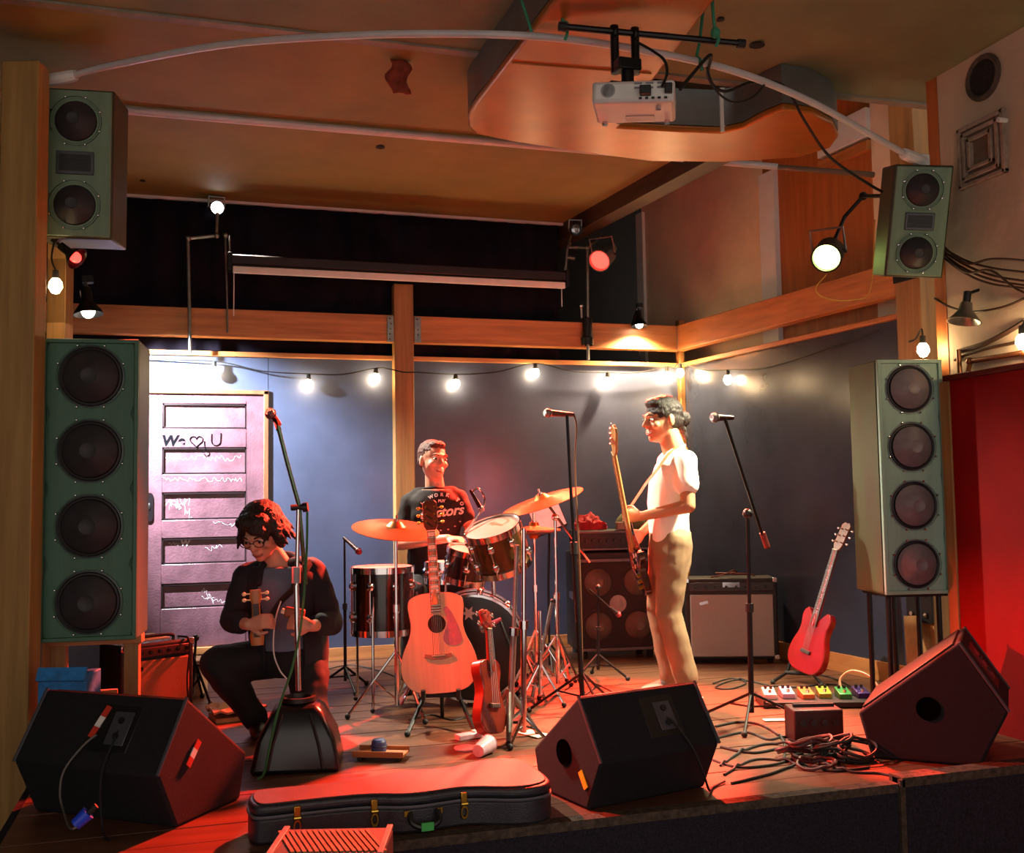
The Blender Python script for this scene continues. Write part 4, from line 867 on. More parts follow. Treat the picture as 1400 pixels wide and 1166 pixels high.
# ================================================================== INSTRUMENTS
def half_outline(prof, k=5):
    P = smooth_pts([V(w, 0, z) for z, w in prof], k); return [(max(0, p.x), p.z) for p in P]
YF_M = Matrix(((1, 0, 0, 0), (0, 0, -1, 0), (0, 1, 0, 0), (0, 0, 0, 1)))    # outline (x,z) extruded along -y
spruce = wood('amber spruce top', '#c27a34', '#d99148', 2, rough=.3, bump=.03, coat=.4); maple = wood('maple neck', '#a8783e', '#c2935a', 2, rough=.4, bump=.03); mahog = wood('red brown wood', '#5a2a18', '#7a3c22', 2, rough=.35, bump=.03)
rosew = mat('dark fretboard', '#3a221a', .5, var=.3, scale=20, stretch=(8, 8, 1)); ivory = mat('ivory', '#e6d8b0', .4); pearl = mat('pearl', '#e9dcc0', .3); nickel = mat('nickel wire', '#b8b4ac', .25, 1)
def guitar(name, label, M, prof, top_m, side_m, thick, zn, nut, hs, fb_w=(.055, .044), tuners=3, acoustic=False, neck_m=maple, fb_m=None, inlay=True, pick=None, one_side=False, hs_m=None, outline=None, hw_=True):
    t = thing(name, label, 'guitar', M=M)
    if outline is None:
        H = half_outline(prof); out = H + [(-x, z) for x, z in reversed(H) if x > 1e-4]
    else: out = [(p.x, p.z) for p in smooth_pts([V(x, 0, z) for x, z in outline] + [V(outline[0][0], 0, outline[0][1])], 5)[:-1]]
    MB().prism(out, -thick, 0, YF_M).build('body', side_m, t, bevel=.006)
    if acoustic:
        MB().prism([(x * .985, (z - .26) * .99 + .26) for x, z in out], 0, .004, YF_M).build('top_plate', top_m, t)
        zc = .355
        MB().torus((0, -.005, zc), .054, .0035, m=None if 0 else Matrix.Translation((0, 0, 0)), n=2, k=3) if 0 else None
        MB().lathe([(.001, .0), (.047, .0)], 24, Matrix.Translation((0, -.0048, zc)) @ FY, close=False).build('sound_hole', mat('hole dark', '#1a0f0a', .9), t)
        MB().lathe([(.047, .0), (.048, .002), (.058, .002), (.059, 0)], 24, Matrix.Translation((0, -.0045, zc)) @ FY, close=False).build('rosette', mat('rosette', '#7a4424', .4), t)
        MB().prism([(x, z) for x, z in ((-.075, .185), (-.07, .205), (-.035, .2), (.035, .2), (.07, .205), (.075, .185), (.03, .172), (-.03, .172))], .004, .013, YF_M).build('bridge', mat('bridge wood', '#8a5532', .45), t, bevel=.002)
        MB().box((0, -.014, .192), (.07, .004, .003)).build('saddle', ivory, t)
        if pick: MB().prism([(p.x, p.z) for p in smooth_pts([V(x, 0, z) for x, z in ((.04, .315), (.03, .275), (.05, .245), (.10, .24), (.128, .262), (.118, .31), (.105, .35), (.085, .40), (.06, .44), (.04, .43), (.05, .40), (.057, .36), (.04, .315))], 4)][:-1], .004, .0065, YF_M).build('pickguard', pick, t)
    else:
        if pick: MB().prism([(x * .5, (z - zn * .6) * .5 + zn * .55) for x, z in out], 0, .003, YF_M).build('pickguard', pick, t)
        for z in ((.20, .29) if hw_ else ()): MB().box((0, -.006, z), (.085, .012, .035)).build('pickup', chrome, t, bevel=.003)
        MB().box((0, -.007, .13), (.085, .014, .022)).build('bridge', chrome if hw_ else rosew, t, bevel=.003)
        for i in range(3 if hw_ else 0): MB().cyl((.1, 0, .08 + i * .05), (.105, -.02, .08 + i * .05), .011, n=10).build('knob', brass, t)
    # neck, fretboard
    yb = -.012
    b = MB(); b.loft([((0, yb + .012, zn - .06), (fb_w[0] / 2, 0, 0), (0, .022, 0)), ((0, yb + .012, zn + .02), (fb_w[0] / 2, 0, 0), (0, .014, 0)), ((0, yb + .01, nut), (fb_w[1] / 2, 0, 0), (0, .011, 0))], 14); b.build('neck', neck_m, t)
    zf0 = zn - (.10 if acoustic else .06)
    MB().add([(-fb_w[0] / 2, yb, zf0), (fb_w[0] / 2, yb, zf0), (fb_w[1] / 2, yb, nut), (-fb_w[1] / 2, yb, nut), (-fb_w[0] / 2, yb + .008, zf0), (fb_w[0] / 2, yb + .008, zf0), (fb_w[1] / 2, yb + .008, nut), (-fb_w[1] / 2, yb + .008, nut)], [(0, 1, 2, 3), (7, 6, 5, 4), (0, 4, 5, 1), (1, 5, 6, 2), (2, 6, 7, 3), (3, 7, 4, 0)]).build('fretboard', fb_m or rosew, t)
    sc = nut - .192 if acoustic else nut - .13
    def wz(z): return fb_w[0] + (fb_w[1] - fb_w[0]) * (z - zf0) / (nut - zf0)
    b = MB(); zf = []
    for i in range(1, 21):
        z = nut - sc * (1 - 2 ** (-i / 12)); zf.append(z)
        if z > zf0: b.box((0, yb - .001, z), (wz(z), .002, .002))
    b.build('frets', nickel, t)
    if inlay:
        for i in (1, 3, 5, 7, 9, 11, 12, 14):
            z = ((zf[i - 1] if i else nut) + (zf[i - 2] if i > 1 else nut)) / 2
            if z > zf0 + .01: MB().box((0, yb - .0008, z), (wz(z) * .75, .002, abs((zf[i - 2] if i > 1 else nut) - zf[i - 1]) * .6)).build('inlay', pearl, t)
    MB().box((0, yb - .002, nut), (fb_w[1], .006, .005)).build('nut', ivory, t)
    # headstock
    hw = .038 if tuners == 3 else .04
    ho = [(-fb_w[1] / 2, nut), (-hw, nut + hs * .18), (-hw * 1.02, nut + hs * .9), (-hw * .5, nut + hs), (0, nut + hs * .97), (hw * .5, nut + hs), (hw * 1.02, nut + hs * .9), (hw, nut + hs * .18), (fb_w[1] / 2, nut)]
    Hm = Matrix.Translation((0, yb + .004, nut)) @ Matrix.Rotation(R(-9), 4, 'X') @ Matrix.Translation((0, 0, -nut))
    MB().prism(ho, -.014, 0, Hm @ YF_M).build('headstock', hs_m or neck_m, t, bevel=.002)
    for s_ in ((-1, 1) if not one_side else (-1,)):
        for i in range(tuners):
            z = nut + hs * (.28 + .62 * i / max(1, tuners - 1) * (.75 if not one_side else .9))
            b = MB(); b.M = Hm; b.cyl((s_ * hw * .6, -.016, z), (s_ * hw * .6, .002, z), .0045, n=8).cyl((s_ * hw, .007, z), (s_ * (hw + .02), .007, z), .003, n=6).ell((s_ * (hw + .026), .007, z), (.011, .006, .009 if tuners == 3 else .013), n=8)
            b.build('tuner', brass if acoustic else chrome, t)
    ns = 6 if tuners == 3 or tuners == 6 else 4
    b = MB(); zb = .192 if acoustic else .13
    for i in range(ns):
        f_ = (i - (ns - 1) / 2) / ((ns - 1) / 2); b.tube([(f_ * .026, -.018 if acoustic else -.016, zb), (f_ * fb_w[1] * .42, yb - .005, nut), ], .0009, 4)
    b.build('strings', nickel, t); return t
dread = [(0, 0), (.0005, .05), (.006, .10), (.03, .155), (.085, .193), (.15, .2), (.22, .182), (.29, .150), (.35, .138), (.41, .144), (.455, .148), (.49, .136), (.512, .09), (.518, .04), (.518, 0)]
# the acoustic on its stand
p = at_z(603, 985, 0)
gM = Matrix.Translation(at_d(603, 948, 5.38)) @ rotm((R(-9), R(-3.2), R(-14)))
gtr = guitar('acoustic_guitar', 'amber acoustic guitar with a red pickguard on a stand in mid-stage', gM, dread, spruce, mahog, .10, .515, .845, .175, acoustic=True, fb_m=wood('warm fretboard', '#7a4a2a', '#965c34', 2), pick=mat('red flower pickguard', '#7a0610', .3, col2='#b01420', scale=30, coat=.4), hs_m=mat('dark headstock', '#3a2a14', .3))
t = thing('guitar_stand', 'black folding stand under the amber acoustic guitar', 'guitar stand', (gM.translation.x, gM.translation.y, 0), R(-14))
zg = gM.translation.z
for s_ in (-1, 1):
    MB().tube([(s_ * .03, .16, .30), (s_ * .09, .135, zg - .035), (s_ * .17, -.10, .012)], .011, 8).build('leg', steel_dark, t)
    MB().tube([(s_ * .09, .13, zg - .012), (s_ * .09, -.05, zg - .016), (s_ * .09, -.06, zg + .03)], .012, 8).build('cradle_arm', rubber, t)
    MB().ell((s_ * .17, -.10, .012), .016, n=8).build('foot', rubber, t)
MB().tube([(0, .16, .30), (0, .30, .012)], .011, 8).build('leg', steel_dark, t)
MB().box((0, .155, .27), (.12, .03, .05)).build('hinge', steel_dark, t); MB().box((0, .06, zg - .02), (.2, .02, .02)).build('cross_bar', steel_dark, t)
# red electric guitar by the side wall
dc = [(0, 0), (.0005, .04), (.01, .10), (.05, .15), (.11, .165), (.18, .15), (.24, .125), (.29, .12), (.34, .13), (.375, .125), (.40, .10), (.398, .08), (.37, .05), (.345, .03), (.34, 0)]
redg = mat('cherry red lacquer', '#a00d08', .2, var=.2, scale=5, coat=.6)
p = at_z(1097, 928, 0)
rgM = Matrix.Translation(at_d(1094, 918, 6.55)) @ rotm((R(-16), R(9), R(-84)))
guitar('electric_guitar', 'cherry red electric guitar leaning on a stand by the side wall', rgM, dc, redg, redg, .05, .36, .80, .19, tuners=3, neck_m=redg, hs_m=mahog, inlay=False, hw_=False)
t = thing('guitar_stand', 'low black stand holding the cherry red guitar', 'guitar stand', (rgM.translation.x + .02, rgM.translation.y + .04, 0), R(-40))
zg = rgM.translation.z
for s_ in (-1, 1):
    MB().tube([(s_ * .02, .12, .25), (s_ * .08, .02, zg - .02), (s_ * .15, -.12, .012)], .011, 8).build('leg', steel_dark, t)
    MB().ell((s_ * .15, -.12, .012), .015, n=8).build('foot', rubber, t)
MB().tube([(0, .12, .25), (0, .26, .012)], .011, 8).build('leg', steel_dark, t); MB().tube([(-.09, -.0, zg - .018), (.09, .0, zg - .018)], .012, 8).build('cradle_arm', rubber, t)
# small red-brown instrument on the floor stand at centre
fid = [(0, 0), (.0005, .03), (.01, .07), (.05, .10), (.10, .102), (.15, .085), (.20, .068), (.24, .07), (.29, .085), (.33, .08), (.35, .05), (.352, 0)]
p = at_z(683, 1004, 0)
fM = Matrix.Translation(at_d(678, 1003, 5.0)) @ rotm((R(-12), R(10), R(38)))
ukm = mat('red brown varnish', '#6a1e10', .3, var=.3, scale=10, coat=.4)
guitar('small_guitar', 'small red-brown stringed instrument leaning at the centre stand', fM, fid, ukm, ukm, .06, .35, .50, .10, fb_w=(.038, .034), tuners=2, neck_m=ukm, inlay=False, hs_m=ukm, hw_=False)

# ------------------------------------------------------------------ drums
shell_m = mat('dark drum shell', '#1d100c', .22, var=.3, scale=12, coat=.5); shell_g = mat('gold-brown drum shell', '#4a3418', .2, .3, var=.4, scale=10, coat=.5)
head_m = mat('clear drum head', '#a8877c', .35, var=.1); head_k = mat('black drum head', '#120c0e', .3, var=.3)
def drum(name, label, M, r, h, shell, top, bottom, lugs=8):
    t = thing(name, label, 'drum', M=M)
    MB().lathe([(r * .97, 0), (r * .97, h)], 32, close=False).build('shell', shell, t)
    MB().lathe([(.001, h + .006), (r * .9, h + .006), (r * .985, h + .002)], 32, close=False).build('top_head', top, t); MB().lathe([(.001, -.006), (r * .9, -.006), (r * .985, -.002)], 32, close=False).build('bottom_head', bottom, t)
    for z in (0, h):
        MB().lathe([(r * .985, z - .018), (r * 1.03, z - .018), (r * 1.03, z + .018), (r * .985, z + .018), (r * .985, z - .018)], 32, close=False).build('hoop', chrome, t)
    for i in range(lugs):
        a = 2 * PI * (i + .3) / lugs; c, s_ = math.cos(a), math.sin(a); l = MB()
        for z in ((h * .25, h * .75) if h > .2 else (h * .5,)): l.ell((c * r * 1.0, s_ * r * 1.0, z), (.022, .022, .03), n=8)
        l.cyl((c * r * 1.04, s_ * r * 1.04, -.005), (c * r * 1.04, s_ * r * 1.04, h + .015), .005, n=6); l.build('lug', chrome, t)
    return t
kp = at_d(646, 870, 6.0); br = .30
bd = drum('bass_drum', 'dark bass drum with a black front head facing the audience', Matrix.Translation((kp.x, kp.y, br + .03)) @ rotm((0, 0, R(-17))) @ Matrix.Rotation(R(90), 4, 'X') @ Matrix.Translation((0, 0, -.38)), br, .38, shell_m, head_k, head_k, 10)
star = []
for i in range(12): a = PI / 6 * i; q_ = .045 if i % 2 == 0 else .02; star.append((q_ * math.cos(a), q_ * math.sin(a)))
MB().prism(star, .0, .002, Matrix.Translation((-.02, .20, .388))).build('emblem', mat('pale emblem', '#c8bcb8', .5), bd)
for s_ in (-1, 1): MB().tube([(s_ * .30, -.05, .25), (s_ * .42, -.32, .36)], .011, 8).build('spur', chrome, bd)
fp = at_d(523, 862, 6.08); top = at_d(523, 778, 6.08)
ft = drum('floor_tom', 'dark floor tom standing to the drummer side of the large cymbal', Matrix.Translation((fp.x, fp.y, fp.z)) @ rotm((0, R(0), 0)), .185, top.z - fp.z, shell_m, head_m, head_m)
for i in range(3):
    a = 2 * PI * i / 3 - 2.0; c, s_ = math.cos(a) * .212, math.sin(a) * .212; MB().tube([(c, s_, (top.z - fp.z) * .6), (c, s_, -fp.z + .05), (c * 1.08, s_ * 1.08, -fp.z + .012)], .008, 8).build('leg', chrome, ft); MB().ell((c * 1.08, s_ * 1.08, -fp.z + .012), .013, n=8).build('foot', rubber, ft)
tp1 = at_d(688, 772, 5.95)
T1 = drum('rack_tom', 'gold-brown rack tom tilted toward the drummer above the bass drum', Matrix.Translation(tp1) @ rotm((R(14), R(-20), 0)), .165, .23, shell_g, head_m, mat('pinkish drum head', '#b07a68', .4), 8)
tp2 = at_d(634, 791, 6.2)
drum('rack_tom', 'smaller rack tom half hidden behind the acoustic guitar neck', Matrix.Translation(tp2) @ rotm((R(12), R(8), 0)), .13, .17, shell_m, head_m, head_m, 6)
_hp = at_d(675, 800, 6.25); t = thing('tom_holder', 'chrome double tom holder rising from the bass drum', 'stand', V(_hp.x, _hp.y, .607))
o_ = t.location
MB().cyl((0, 0, 0), (0, 0, .14), .014).build('post', chrome, t)
MB().cyl((0, 0, .1), (0, 0, .24), .012).build('post', chrome, t)
for q_ in [T1.matrix_basis @ V(v[0], v[1], .10) for v in (((T1.matrix_basis.inverted() @ V(_hp.x, _hp.y, tp1.z + .1)).xy.normalized() * .164),)] + [V(tp2.x, tp2.y, tp2.z + .09) + (V(_hp.x, _hp.y, 0) - V(tp2.x, tp2.y, 0)).normalized() * .128]: MB().tube([V(0, 0, .22), q_ - o_], .010, 8).build('arm', chrome, t)
MB().ell((0, 0, .22), .026, n=10).build('clamp', chrome, t)
sn = at_d(609, 800, 6.48)
snd = drum('snare_drum', 'shallow chrome snare drum between the drummer knees', Matrix.Translation(V(sn.x, sn.y, .685)), .13, .10, chrome, mat('white drum head', '#c0b0a8', .5), head_m, 8)
for i in range(3):
    a = 2 * PI * i / 3 + R(73); MB().tube([(0, 0, -.30), (.11 * math.cos(a), .11 * math.sin(a), -.680)], .008, 8).build('stand_leg', chrome, snd)
MB().cyl((0, 0, -.3), (0, 0, -.012), .012).build('stand_post', chrome, snd)
# cymbals and their stands
cymb = mat('bronze cymbal', '#a8602a', .3, .85, var=.25, scale=3, bump=.05, bscale=60)
def cymbal(label, M, r, two=False):
    t = thing('cymbal', label, 'cymbal', M=M)
    pr = [(.006, .04), (.03, .038), (r * .2, .016), (r * .25, .012), (r * .6, .004), (r, -.008), (r, -.011), (r * .6, .001), (r * .25, .009), (.006, .036)]
    MB().lathe(pr, 40, close=False).build('plate', cymb, t, smooth=50)
    if two: MB().lathe([(a, -z - .03) for a, z in pr], 40, close=False).build('lower_plate', cymb, t, smooth=50)
    MB().cyl((0, 0, .04), (0, 0, .075), .006).cyl((0, 0, .04), (0, 0, .05), .018).build('wing_nut', chrome, t); return t
def tri_stand(name, label, base, top, r=.011, leg=.33, hgt=.34, m_=chrome, cat='stand', rz=0, boom=None, lr=.008):
    base = Vector(base); base.z = 0; t = thing(name, label, cat, base, rz); Mi = (Matrix.Translation(base) @ rotm((0, 0, rz))).inverted(); tp = Mi @ Vector(top)
    MB().cyl((0, 0, .06), tp * .55, r * 1.25, n=10).build('lower_tube', m_, t); MB().cyl(tp * .5, tp, r * .85, n=10).build('upper_tube', m_, t)
    MB().cyl(tp * .53, tp * .57, r * 1.9, n=10).build('height_clamp', plastic_k if m_ is steel_dark else chrome, t)
    for i in range(3):
        a = 2 * PI * i / 3 + .4; c, s_ = math.cos(a), math.sin(a)
        l = MB().tube([(0, 0, hgt), (c * leg, s_ * leg, .015)], lr, 8).build('leg', m_, t); MB().cyl((c * leg * .45, s_ * leg * .45, hgt * .55), (0, 0, .09), lr * .7, n=6).build('brace', m_, l); MB().ell((c * leg, s_ * leg, .014), .016, n=8).build('foot', rubber, l)
    if boom:
        a, b_ = Mi @ Vector(boom[0]), Mi @ Vector(boom[1]); MB().tube([a, b_], r * .8, 8).build('boom', m_, t); MB().ell(tp, r * 2.2, n=10).build('boom_joint', m_ if m_ is not steel_dark else plastic_k, t)
    return t
c1 = at_d(541, 722, 5.75); cymbal('large bronze cymbal tilted toward the audience in front of the drummer', Matrix.Translation(c1) @ rotm((R(13), R(3), 0)), .245)
tri_stand('cymbal_stand', 'chrome cymbal stand with blue-taped leg in front of the floor tom', V(c1.x, c1.y, 0), c1 + V(0, .0, .04), leg=.27, rz=R(150), hgt=.36)
c2 = at_d(741, 684, 6.25); cymbal('bronze crash cymbal tilted steeply beside the rack tom', Matrix.Translation(c2) @ rotm((R(3), R(-19), 0)), .26)
s_t = at_d(759, 707, 6.33)
tri_stand('cymbal_stand', 'chrome boom cymbal stand beside the bass cabinet', V(s_t.x, s_t.y, 0), s_t, leg=.25, boom=(Matrix.Translation(c2) @ rotm((R(3), R(-19), 0)) @ V(0, 0, .045), at_d(806, 768, 6.54)), rz=.5, hgt=.36)
hh = at_d(730, 722, 6.75); cymbal('pair of small bronze hi-hat cymbals behind the rack tom', Matrix.Translation(hh), .175, True)
tri_stand('hi_hat_stand', 'thin chrome hi-hat stand behind the bass drum', V(hh.x, hh.y, 0), hh + V(0, 0, .10), leg=.20, r=.009, rz=1.2)
_sm = Matrix.Translation(at_d(748, 706, 7.06)) @ rotm((R(-12), R(-22), R(-20)))
t = thing('sheet_music', 'white sheet of paper standing behind the crash cymbal', 'paper', M=_sm); MB().box((0, 0, 0), (.21, .004, .2)).build('sheet', mat('paper white', '#c9bfc4', .8), t)
_p0 = at_d(748, 706, 7.08); _p0.z = 0; t = thing('music_stand', 'black music stand holding a white sheet behind the crash cymbal', 'music stand', _p0); _mi = t.matrix_basis.inverted() @ _sm
MB().box((0, .005, -.03), (.22, .006, .16), m=_mi).build('desk', plastic_k, t); MB().box((0, -.008, -.105), (.22, .03, .008), m=_mi).build('ledge', plastic_k, t)
MB().tube([V(0, 0, .05), V(0, .0, .6), _mi @ V(0, .008, -.04)], .009, 8).build('pole', steel_dark, t)
for i in range(3): MB().tube([(0, 0, .2), (.17 * math.cos(2.1 * i + .3), .17 * math.sin(2.1 * i + .3), .01)], .008, 8).build('leg', steel_dark, t)
# drum stool
ds = at_d(590, 800, 6.92)
t = thing('drum_stool', 'round black drum stool under the drummer', 'stool', (ds.x, ds.y, 0))
MB().lathe([(.001, .43), (.15, .43), (.165, .45), (.16, .48), (.13, .495), (.001, .50)], 24).build('seat', tolex, t)
MB().cyl((0, 0, .1), (0, 0, .435), .016).build('post', chrome, t)
for i in range(3): a = 2 * PI * i / 3; MB().tube([(0, 0, .3), (.24 * math.cos(a), .24 * math.sin(a), .012)], .01, 8).build('leg', chrome, t)
# pedal and hardware behind the bass drum
t = thing('drum_pedal', 'chrome bass drum pedal', 'pedal', (kp.x + .05, kp.y + .42, 0), R(-17)) if 0 else None
# extra hardware by the rig
tri_stand('drum_hardware', 'short chrome tripod stand between bass drum and bass cabinet', V(*at_d(738, 900, 6.0).xy, 0), at_d(738, 835, 6.0), leg=.15, r=.012, rz=.9, hgt=.24)
MBs = at_d(712, 855, 6.0)
t = thing('rod_bundle', 'grey steel rod leaning among the drum hardware', 'rod', V(*at_d(727, 900, 6.16).xy, 0)); o_ = t.location
MB().tube([V(0, 0, .015), at_d(755, 822, 6.315) - o_], .012, 8).build('rod', iron, t); MB().ell(at_d(755, 822, 6.315) - o_, .015, n=8).build('rod_tip', rubber, t)

# ------------------------------------------------------------------ microphones and stands
def mic(label, head, tail, body=None, grille=None, r=.024, group=None):
    head, tail = Vector(head), Vector(tail); L = (head - tail).length; t = thing('microphone', label, 'microphone', M=align(tail, head - tail))
    MB().lathe([(.001, 0), (r * .45, 0), (r * .5, .01), (r * .75, L - r * 2.2), (r * .85, L - r * 1.7)], 16).build('body', body or plastic_k, t)
    MB().lathe([(r * .85, L - r * 1.75), (r, L - r * 1.2), (r * 1.0, L - r * .7), (r * .7, L - r * .15), (.001, L)], 16, close=False).build('grille', grille or mat('mic grille', '#8a8488', .35, .9, var=.4, scale=300, bump=.5, bscale=600), t)
    MB().torus((0, 0, L - r * 1.25), r, .003, n=18, k=6).build('band', mat('mic band', '#5a5558', .4, .8), t); return t
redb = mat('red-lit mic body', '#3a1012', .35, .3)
# left
t = stand_left; Mi = t.matrix_basis.inverted(); dS = (t.location - C0).dot(FH)
def LS(px, py, dd=0): return Mi @ at_d(px, py, dS + dd)
MB().cyl((0, 0, .33), LS(405, 800), .0125, n=12).build('pole', chrome, t); MB().cyl(LS(405, 830), LS(408, 690), .0095, n=12).build('upper_pole', chrome, t); MB().cyl(LS(405, 775), LS(405, 797), .02, n=12).build('height_clamp', mat('grey clamp', '#8d8f98', .4), t)
green_ch = mat('green-tinted chrome', '#5f7a62', .25, .9)
MB().tube([LS(380, 582, -.06), LS(392, 630, -.04), LS(409, 692, 0), LS(418, 798, .06)], .010, 10).build('boom', green_ch, t)
MB().cyl(LS(398, 694), LS(417, 693), .014, n=12).cyl(LS(414, 694), LS(421, 693), .022, n=12).build('boom_joint', plastic_k, t); MB().tube([LS(381, 587, -.06), LS(377, 575, .0)], .013, 8).build('mic_clip', plastic_k, t)
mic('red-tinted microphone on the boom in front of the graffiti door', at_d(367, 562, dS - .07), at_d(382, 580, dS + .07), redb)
cable('microphone_cable', 'green cable trailing down the pole of the pyramid-based stand', [at_d(420, 700, dS), at_d(419, 760, dS), at_d(412, 850, dS - .03)] + [stand_left.matrix_basis @ V(*v) for v in ((-.02, -.085, .45), (-.06, -.105, .33), (-.085, -.145, .24), (-.11, -.185, .12), (-.13, -.20, .02), (-.15, -.25, .007))], .006, mat('green cable', '#2f6a3c', .6))
# centre
cb0 = at_z(797, 975, 0); dC = (cb0 - C0).dot(FH)
tri_stand('microphone_stand', 'black straight microphone stand in front of the bass cabinet', V(cb0.x, cb0.y, 0), at_d(775, 568, dC), r=.012, m_=steel_dark, leg=.30, hgt=.22, cat='microphone stand', rz=.2)
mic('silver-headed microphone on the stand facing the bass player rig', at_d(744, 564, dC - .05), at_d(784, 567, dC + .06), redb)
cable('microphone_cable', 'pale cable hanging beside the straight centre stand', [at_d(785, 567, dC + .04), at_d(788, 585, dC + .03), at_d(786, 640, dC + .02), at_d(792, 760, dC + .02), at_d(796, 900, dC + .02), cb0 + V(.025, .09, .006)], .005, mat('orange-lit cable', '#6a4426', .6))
# right
rb0 = at_z(1028, 990, 0); dR = (rb0 - C0).dot(FH)
tri_stand('microphone_stand', 'black boom microphone stand in front of the silver-grilled amplifier', V(rb0.x, rb0.y, 0), at_d(1022, 702, dR), r=.012, m_=steel_dark, leg=.30, hgt=.16, cat='microphone stand', boom=(at_d(991, 572, dR - .08), at_d(1046, 742, dR + .06)), rz=R(-30))
t = thing('boom_weight', 'red rubber counterweight at the tail of the right boom', 'weight', at_d(1046, 742, dR + .06)); o_ = t.location; MB().tube([at_d(1042, 728, dR + .055) - o_, at_d(1049, 748, dR + .065) - o_], .016, 10).build('sleeve', mat('red rubber', '#7a2a20', .5), t); MB().ell(at_d(1049, 748, dR + .065) - o_, .012, n=8).build('end_cap', rubber, t)
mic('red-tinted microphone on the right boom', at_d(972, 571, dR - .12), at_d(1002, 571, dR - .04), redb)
# paired poles at centre stage
v0 = at_z(697, 1010, 0); dV = (v0 - C0).dot(FH)
tri_stand('microphone_stand', 'grey straight stand with a broad tripod foot at centre stage', V(v0.x, v0.y, 0), at_d(707, 745, dV), r=.013, m_=iron, leg=.16, hgt=.24, cat='microphone stand', lr=.014, rz=-.2)
v1 = at_z(716, 1018, 0); dV2 = (v1 - C0).dot(FH)
tri_stand('microphone_stand', 'red-lit chrome straight stand close to the grey stand', V(v1.x, v1.y, 0), at_d(716, 722, dV2), r=.012, m_=chrome, leg=.12, hgt=.14, cat='microphone stand', rz=1.35)
# drum mics
a = V(*at_d(472, 900, 6.54).xy, 0); tri_stand('microphone_stand', 'thin black stand for the floor tom microphone', a, at_d(471, 736, 6.545), r=.008, m_=steel_dark, leg=.2, hgt=.15, cat='microphone stand', rz=.3)
mic('small red-tipped microphone aimed at the floor tom', at_d(493, 756, 6.45), at_d(470, 735, 6.55), redb, mat('red mic head', '#a02830', .5), .02)
_m = mic('slim microphone clipped above the rack tom', at_d(660, 700, 5.98), at_d(643, 670, 6.0), redb, r=.018); _mi = _m.matrix_basis.inverted(); MB().tube(smooth_pts([_mi @ at_d(645, 673, 6.0), _mi @ at_d(655, 668, 6.03), _mi @ at_d(662, 690, 6.05), _mi @ (T1.matrix_basis @ V(-.155, .065, .235))]), .005, 6).build('gooseneck', chrome, _m)
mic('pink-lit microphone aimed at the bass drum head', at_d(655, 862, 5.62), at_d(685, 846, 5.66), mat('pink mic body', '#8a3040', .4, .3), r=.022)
t = thing('kick_microphone_stand', 'short black stand holding the bass drum microphone', 'microphone stand', V(*at_d(700, 900, 5.62).xy, 0)); o_ = t.location
MB().cyl((0, 0, 0), (0, 0, .012), .09, n=20).build('base', steel_dark, t); MB().tube([V(0, 0, .01), V(0, .0, .36), at_d(683, 847, 5.66) - o_], .009, 8).build('arm', steel_dark, t)
a = at_z(818, 928, 0); dm = (a - C0).dot(FH)
tri_stand('microphone_stand', 'low dark stand with a chrome clutch in front of the bass cabinet', a, at_d(818, 803, dm), r=.009, m_=steel_dark, leg=.2, hgt=.16, cat='microphone stand', rz=1.0, boom=(at_d(806, 806, dm), at_d(835, 832, dm - .03)))
mic('short microphone pointed at the lower bass speakers', at_d(848, 842, dm), at_d(834, 830, dm - .03), plastic_k, mat('red mic head', '#a02830', .5), .018)
# mic low in front of left amp, on a short tripod
a = at_z(262, 962, 0); dl = (a - C0).dot(FH)
tri_stand('microphone_stand', 'short black tripod with a boom across the orange-brown amplifier', a, at_d(268, 872, dl), r=.009, m_=steel_dark, leg=.17, hgt=.3, cat='microphone stand', boom=(at_d(232, 915, dl - .05), at_d(300, 905, dl)), rz=.8)
mic('microphone with a grey head aimed at the orange-brown amplifier', at_d(212, 918, dl - .06), at_d(246, 913, dl - .03), plastic_k, r=.022)

# ------------------------------------------------------------------ things on the stage floor
def pedal(label, loc, rz, col, kn=2):
    t = thing('effect_pedal', label, 'pedal', loc, rz); m_ = mat('pedal ' + col, col, .35, .3, var=.1)
    MB().add([(-.035, -.06, 0), (.035, -.06, 0), (.035, .06, 0), (-.035, .06, 0), (-.035, -.06, .03), (.035, -.06, .03), (.035, .06, .05), (-.035, .06, .05)], [(3, 2, 1, 0), (4, 5, 6, 7), (0, 1, 5, 4), (1, 2, 6, 5), (2, 3, 7, 6), (3, 0, 4, 7)]).build('case', m_, t, bevel=.004)
    MB().cyl((0, -.035, .03), (0, -.035, .048), .010, n=10).build('foot_switch', chrome, t)
    for i in range(kn): MB().cyl((-.015 + i * .03, .03, .04), (-.015 + i * .03, .03, .062), .009, n=8).build('knob', plastic_k, t)
pbm = at_z(1115, 962, 0)
t = thing('pedal_board', 'black pedal board lying in front of the cherry red guitar', 'pedal board', (pbm.x, pbm.y, 0), R(-20))
MB().box((0, 0, .02), (.62, .26, .03)).build('board', tolex, t, bevel=.004)
for s_ in (-1, 1): MB().box((s_ * .31, 0, .025), (.014, .27, .04)).build('rail', plastic_k, t)
PM = Matrix.Translation((pbm.x, pbm.y, .036)) @ rotm((0, 0, R(-20)))
for i, (c, n_) in enumerate((('#d8d0cc', 'white effect pedal at the end of the pedal board'), ('#b9a8c8', 'pale lilac effect pedal on the pedal board'), ('#c9824a', 'orange effect pedal on the pedal board'), ('#8a9a3a', 'yellow-green effect pedal on the pedal board'), ('#3a8a4a', 'green effect pedal on the pedal board'), ('#3a2a6a', 'violet effect pedal on the pedal board'))):
    q_ = PM @ V(-.26 + i * .104, .02 * (i % 2), 0); pedal(n_, q_, R(-20) + .05 * (i % 3 - 1), c)
q_ = at_z(1128, 996, 0)
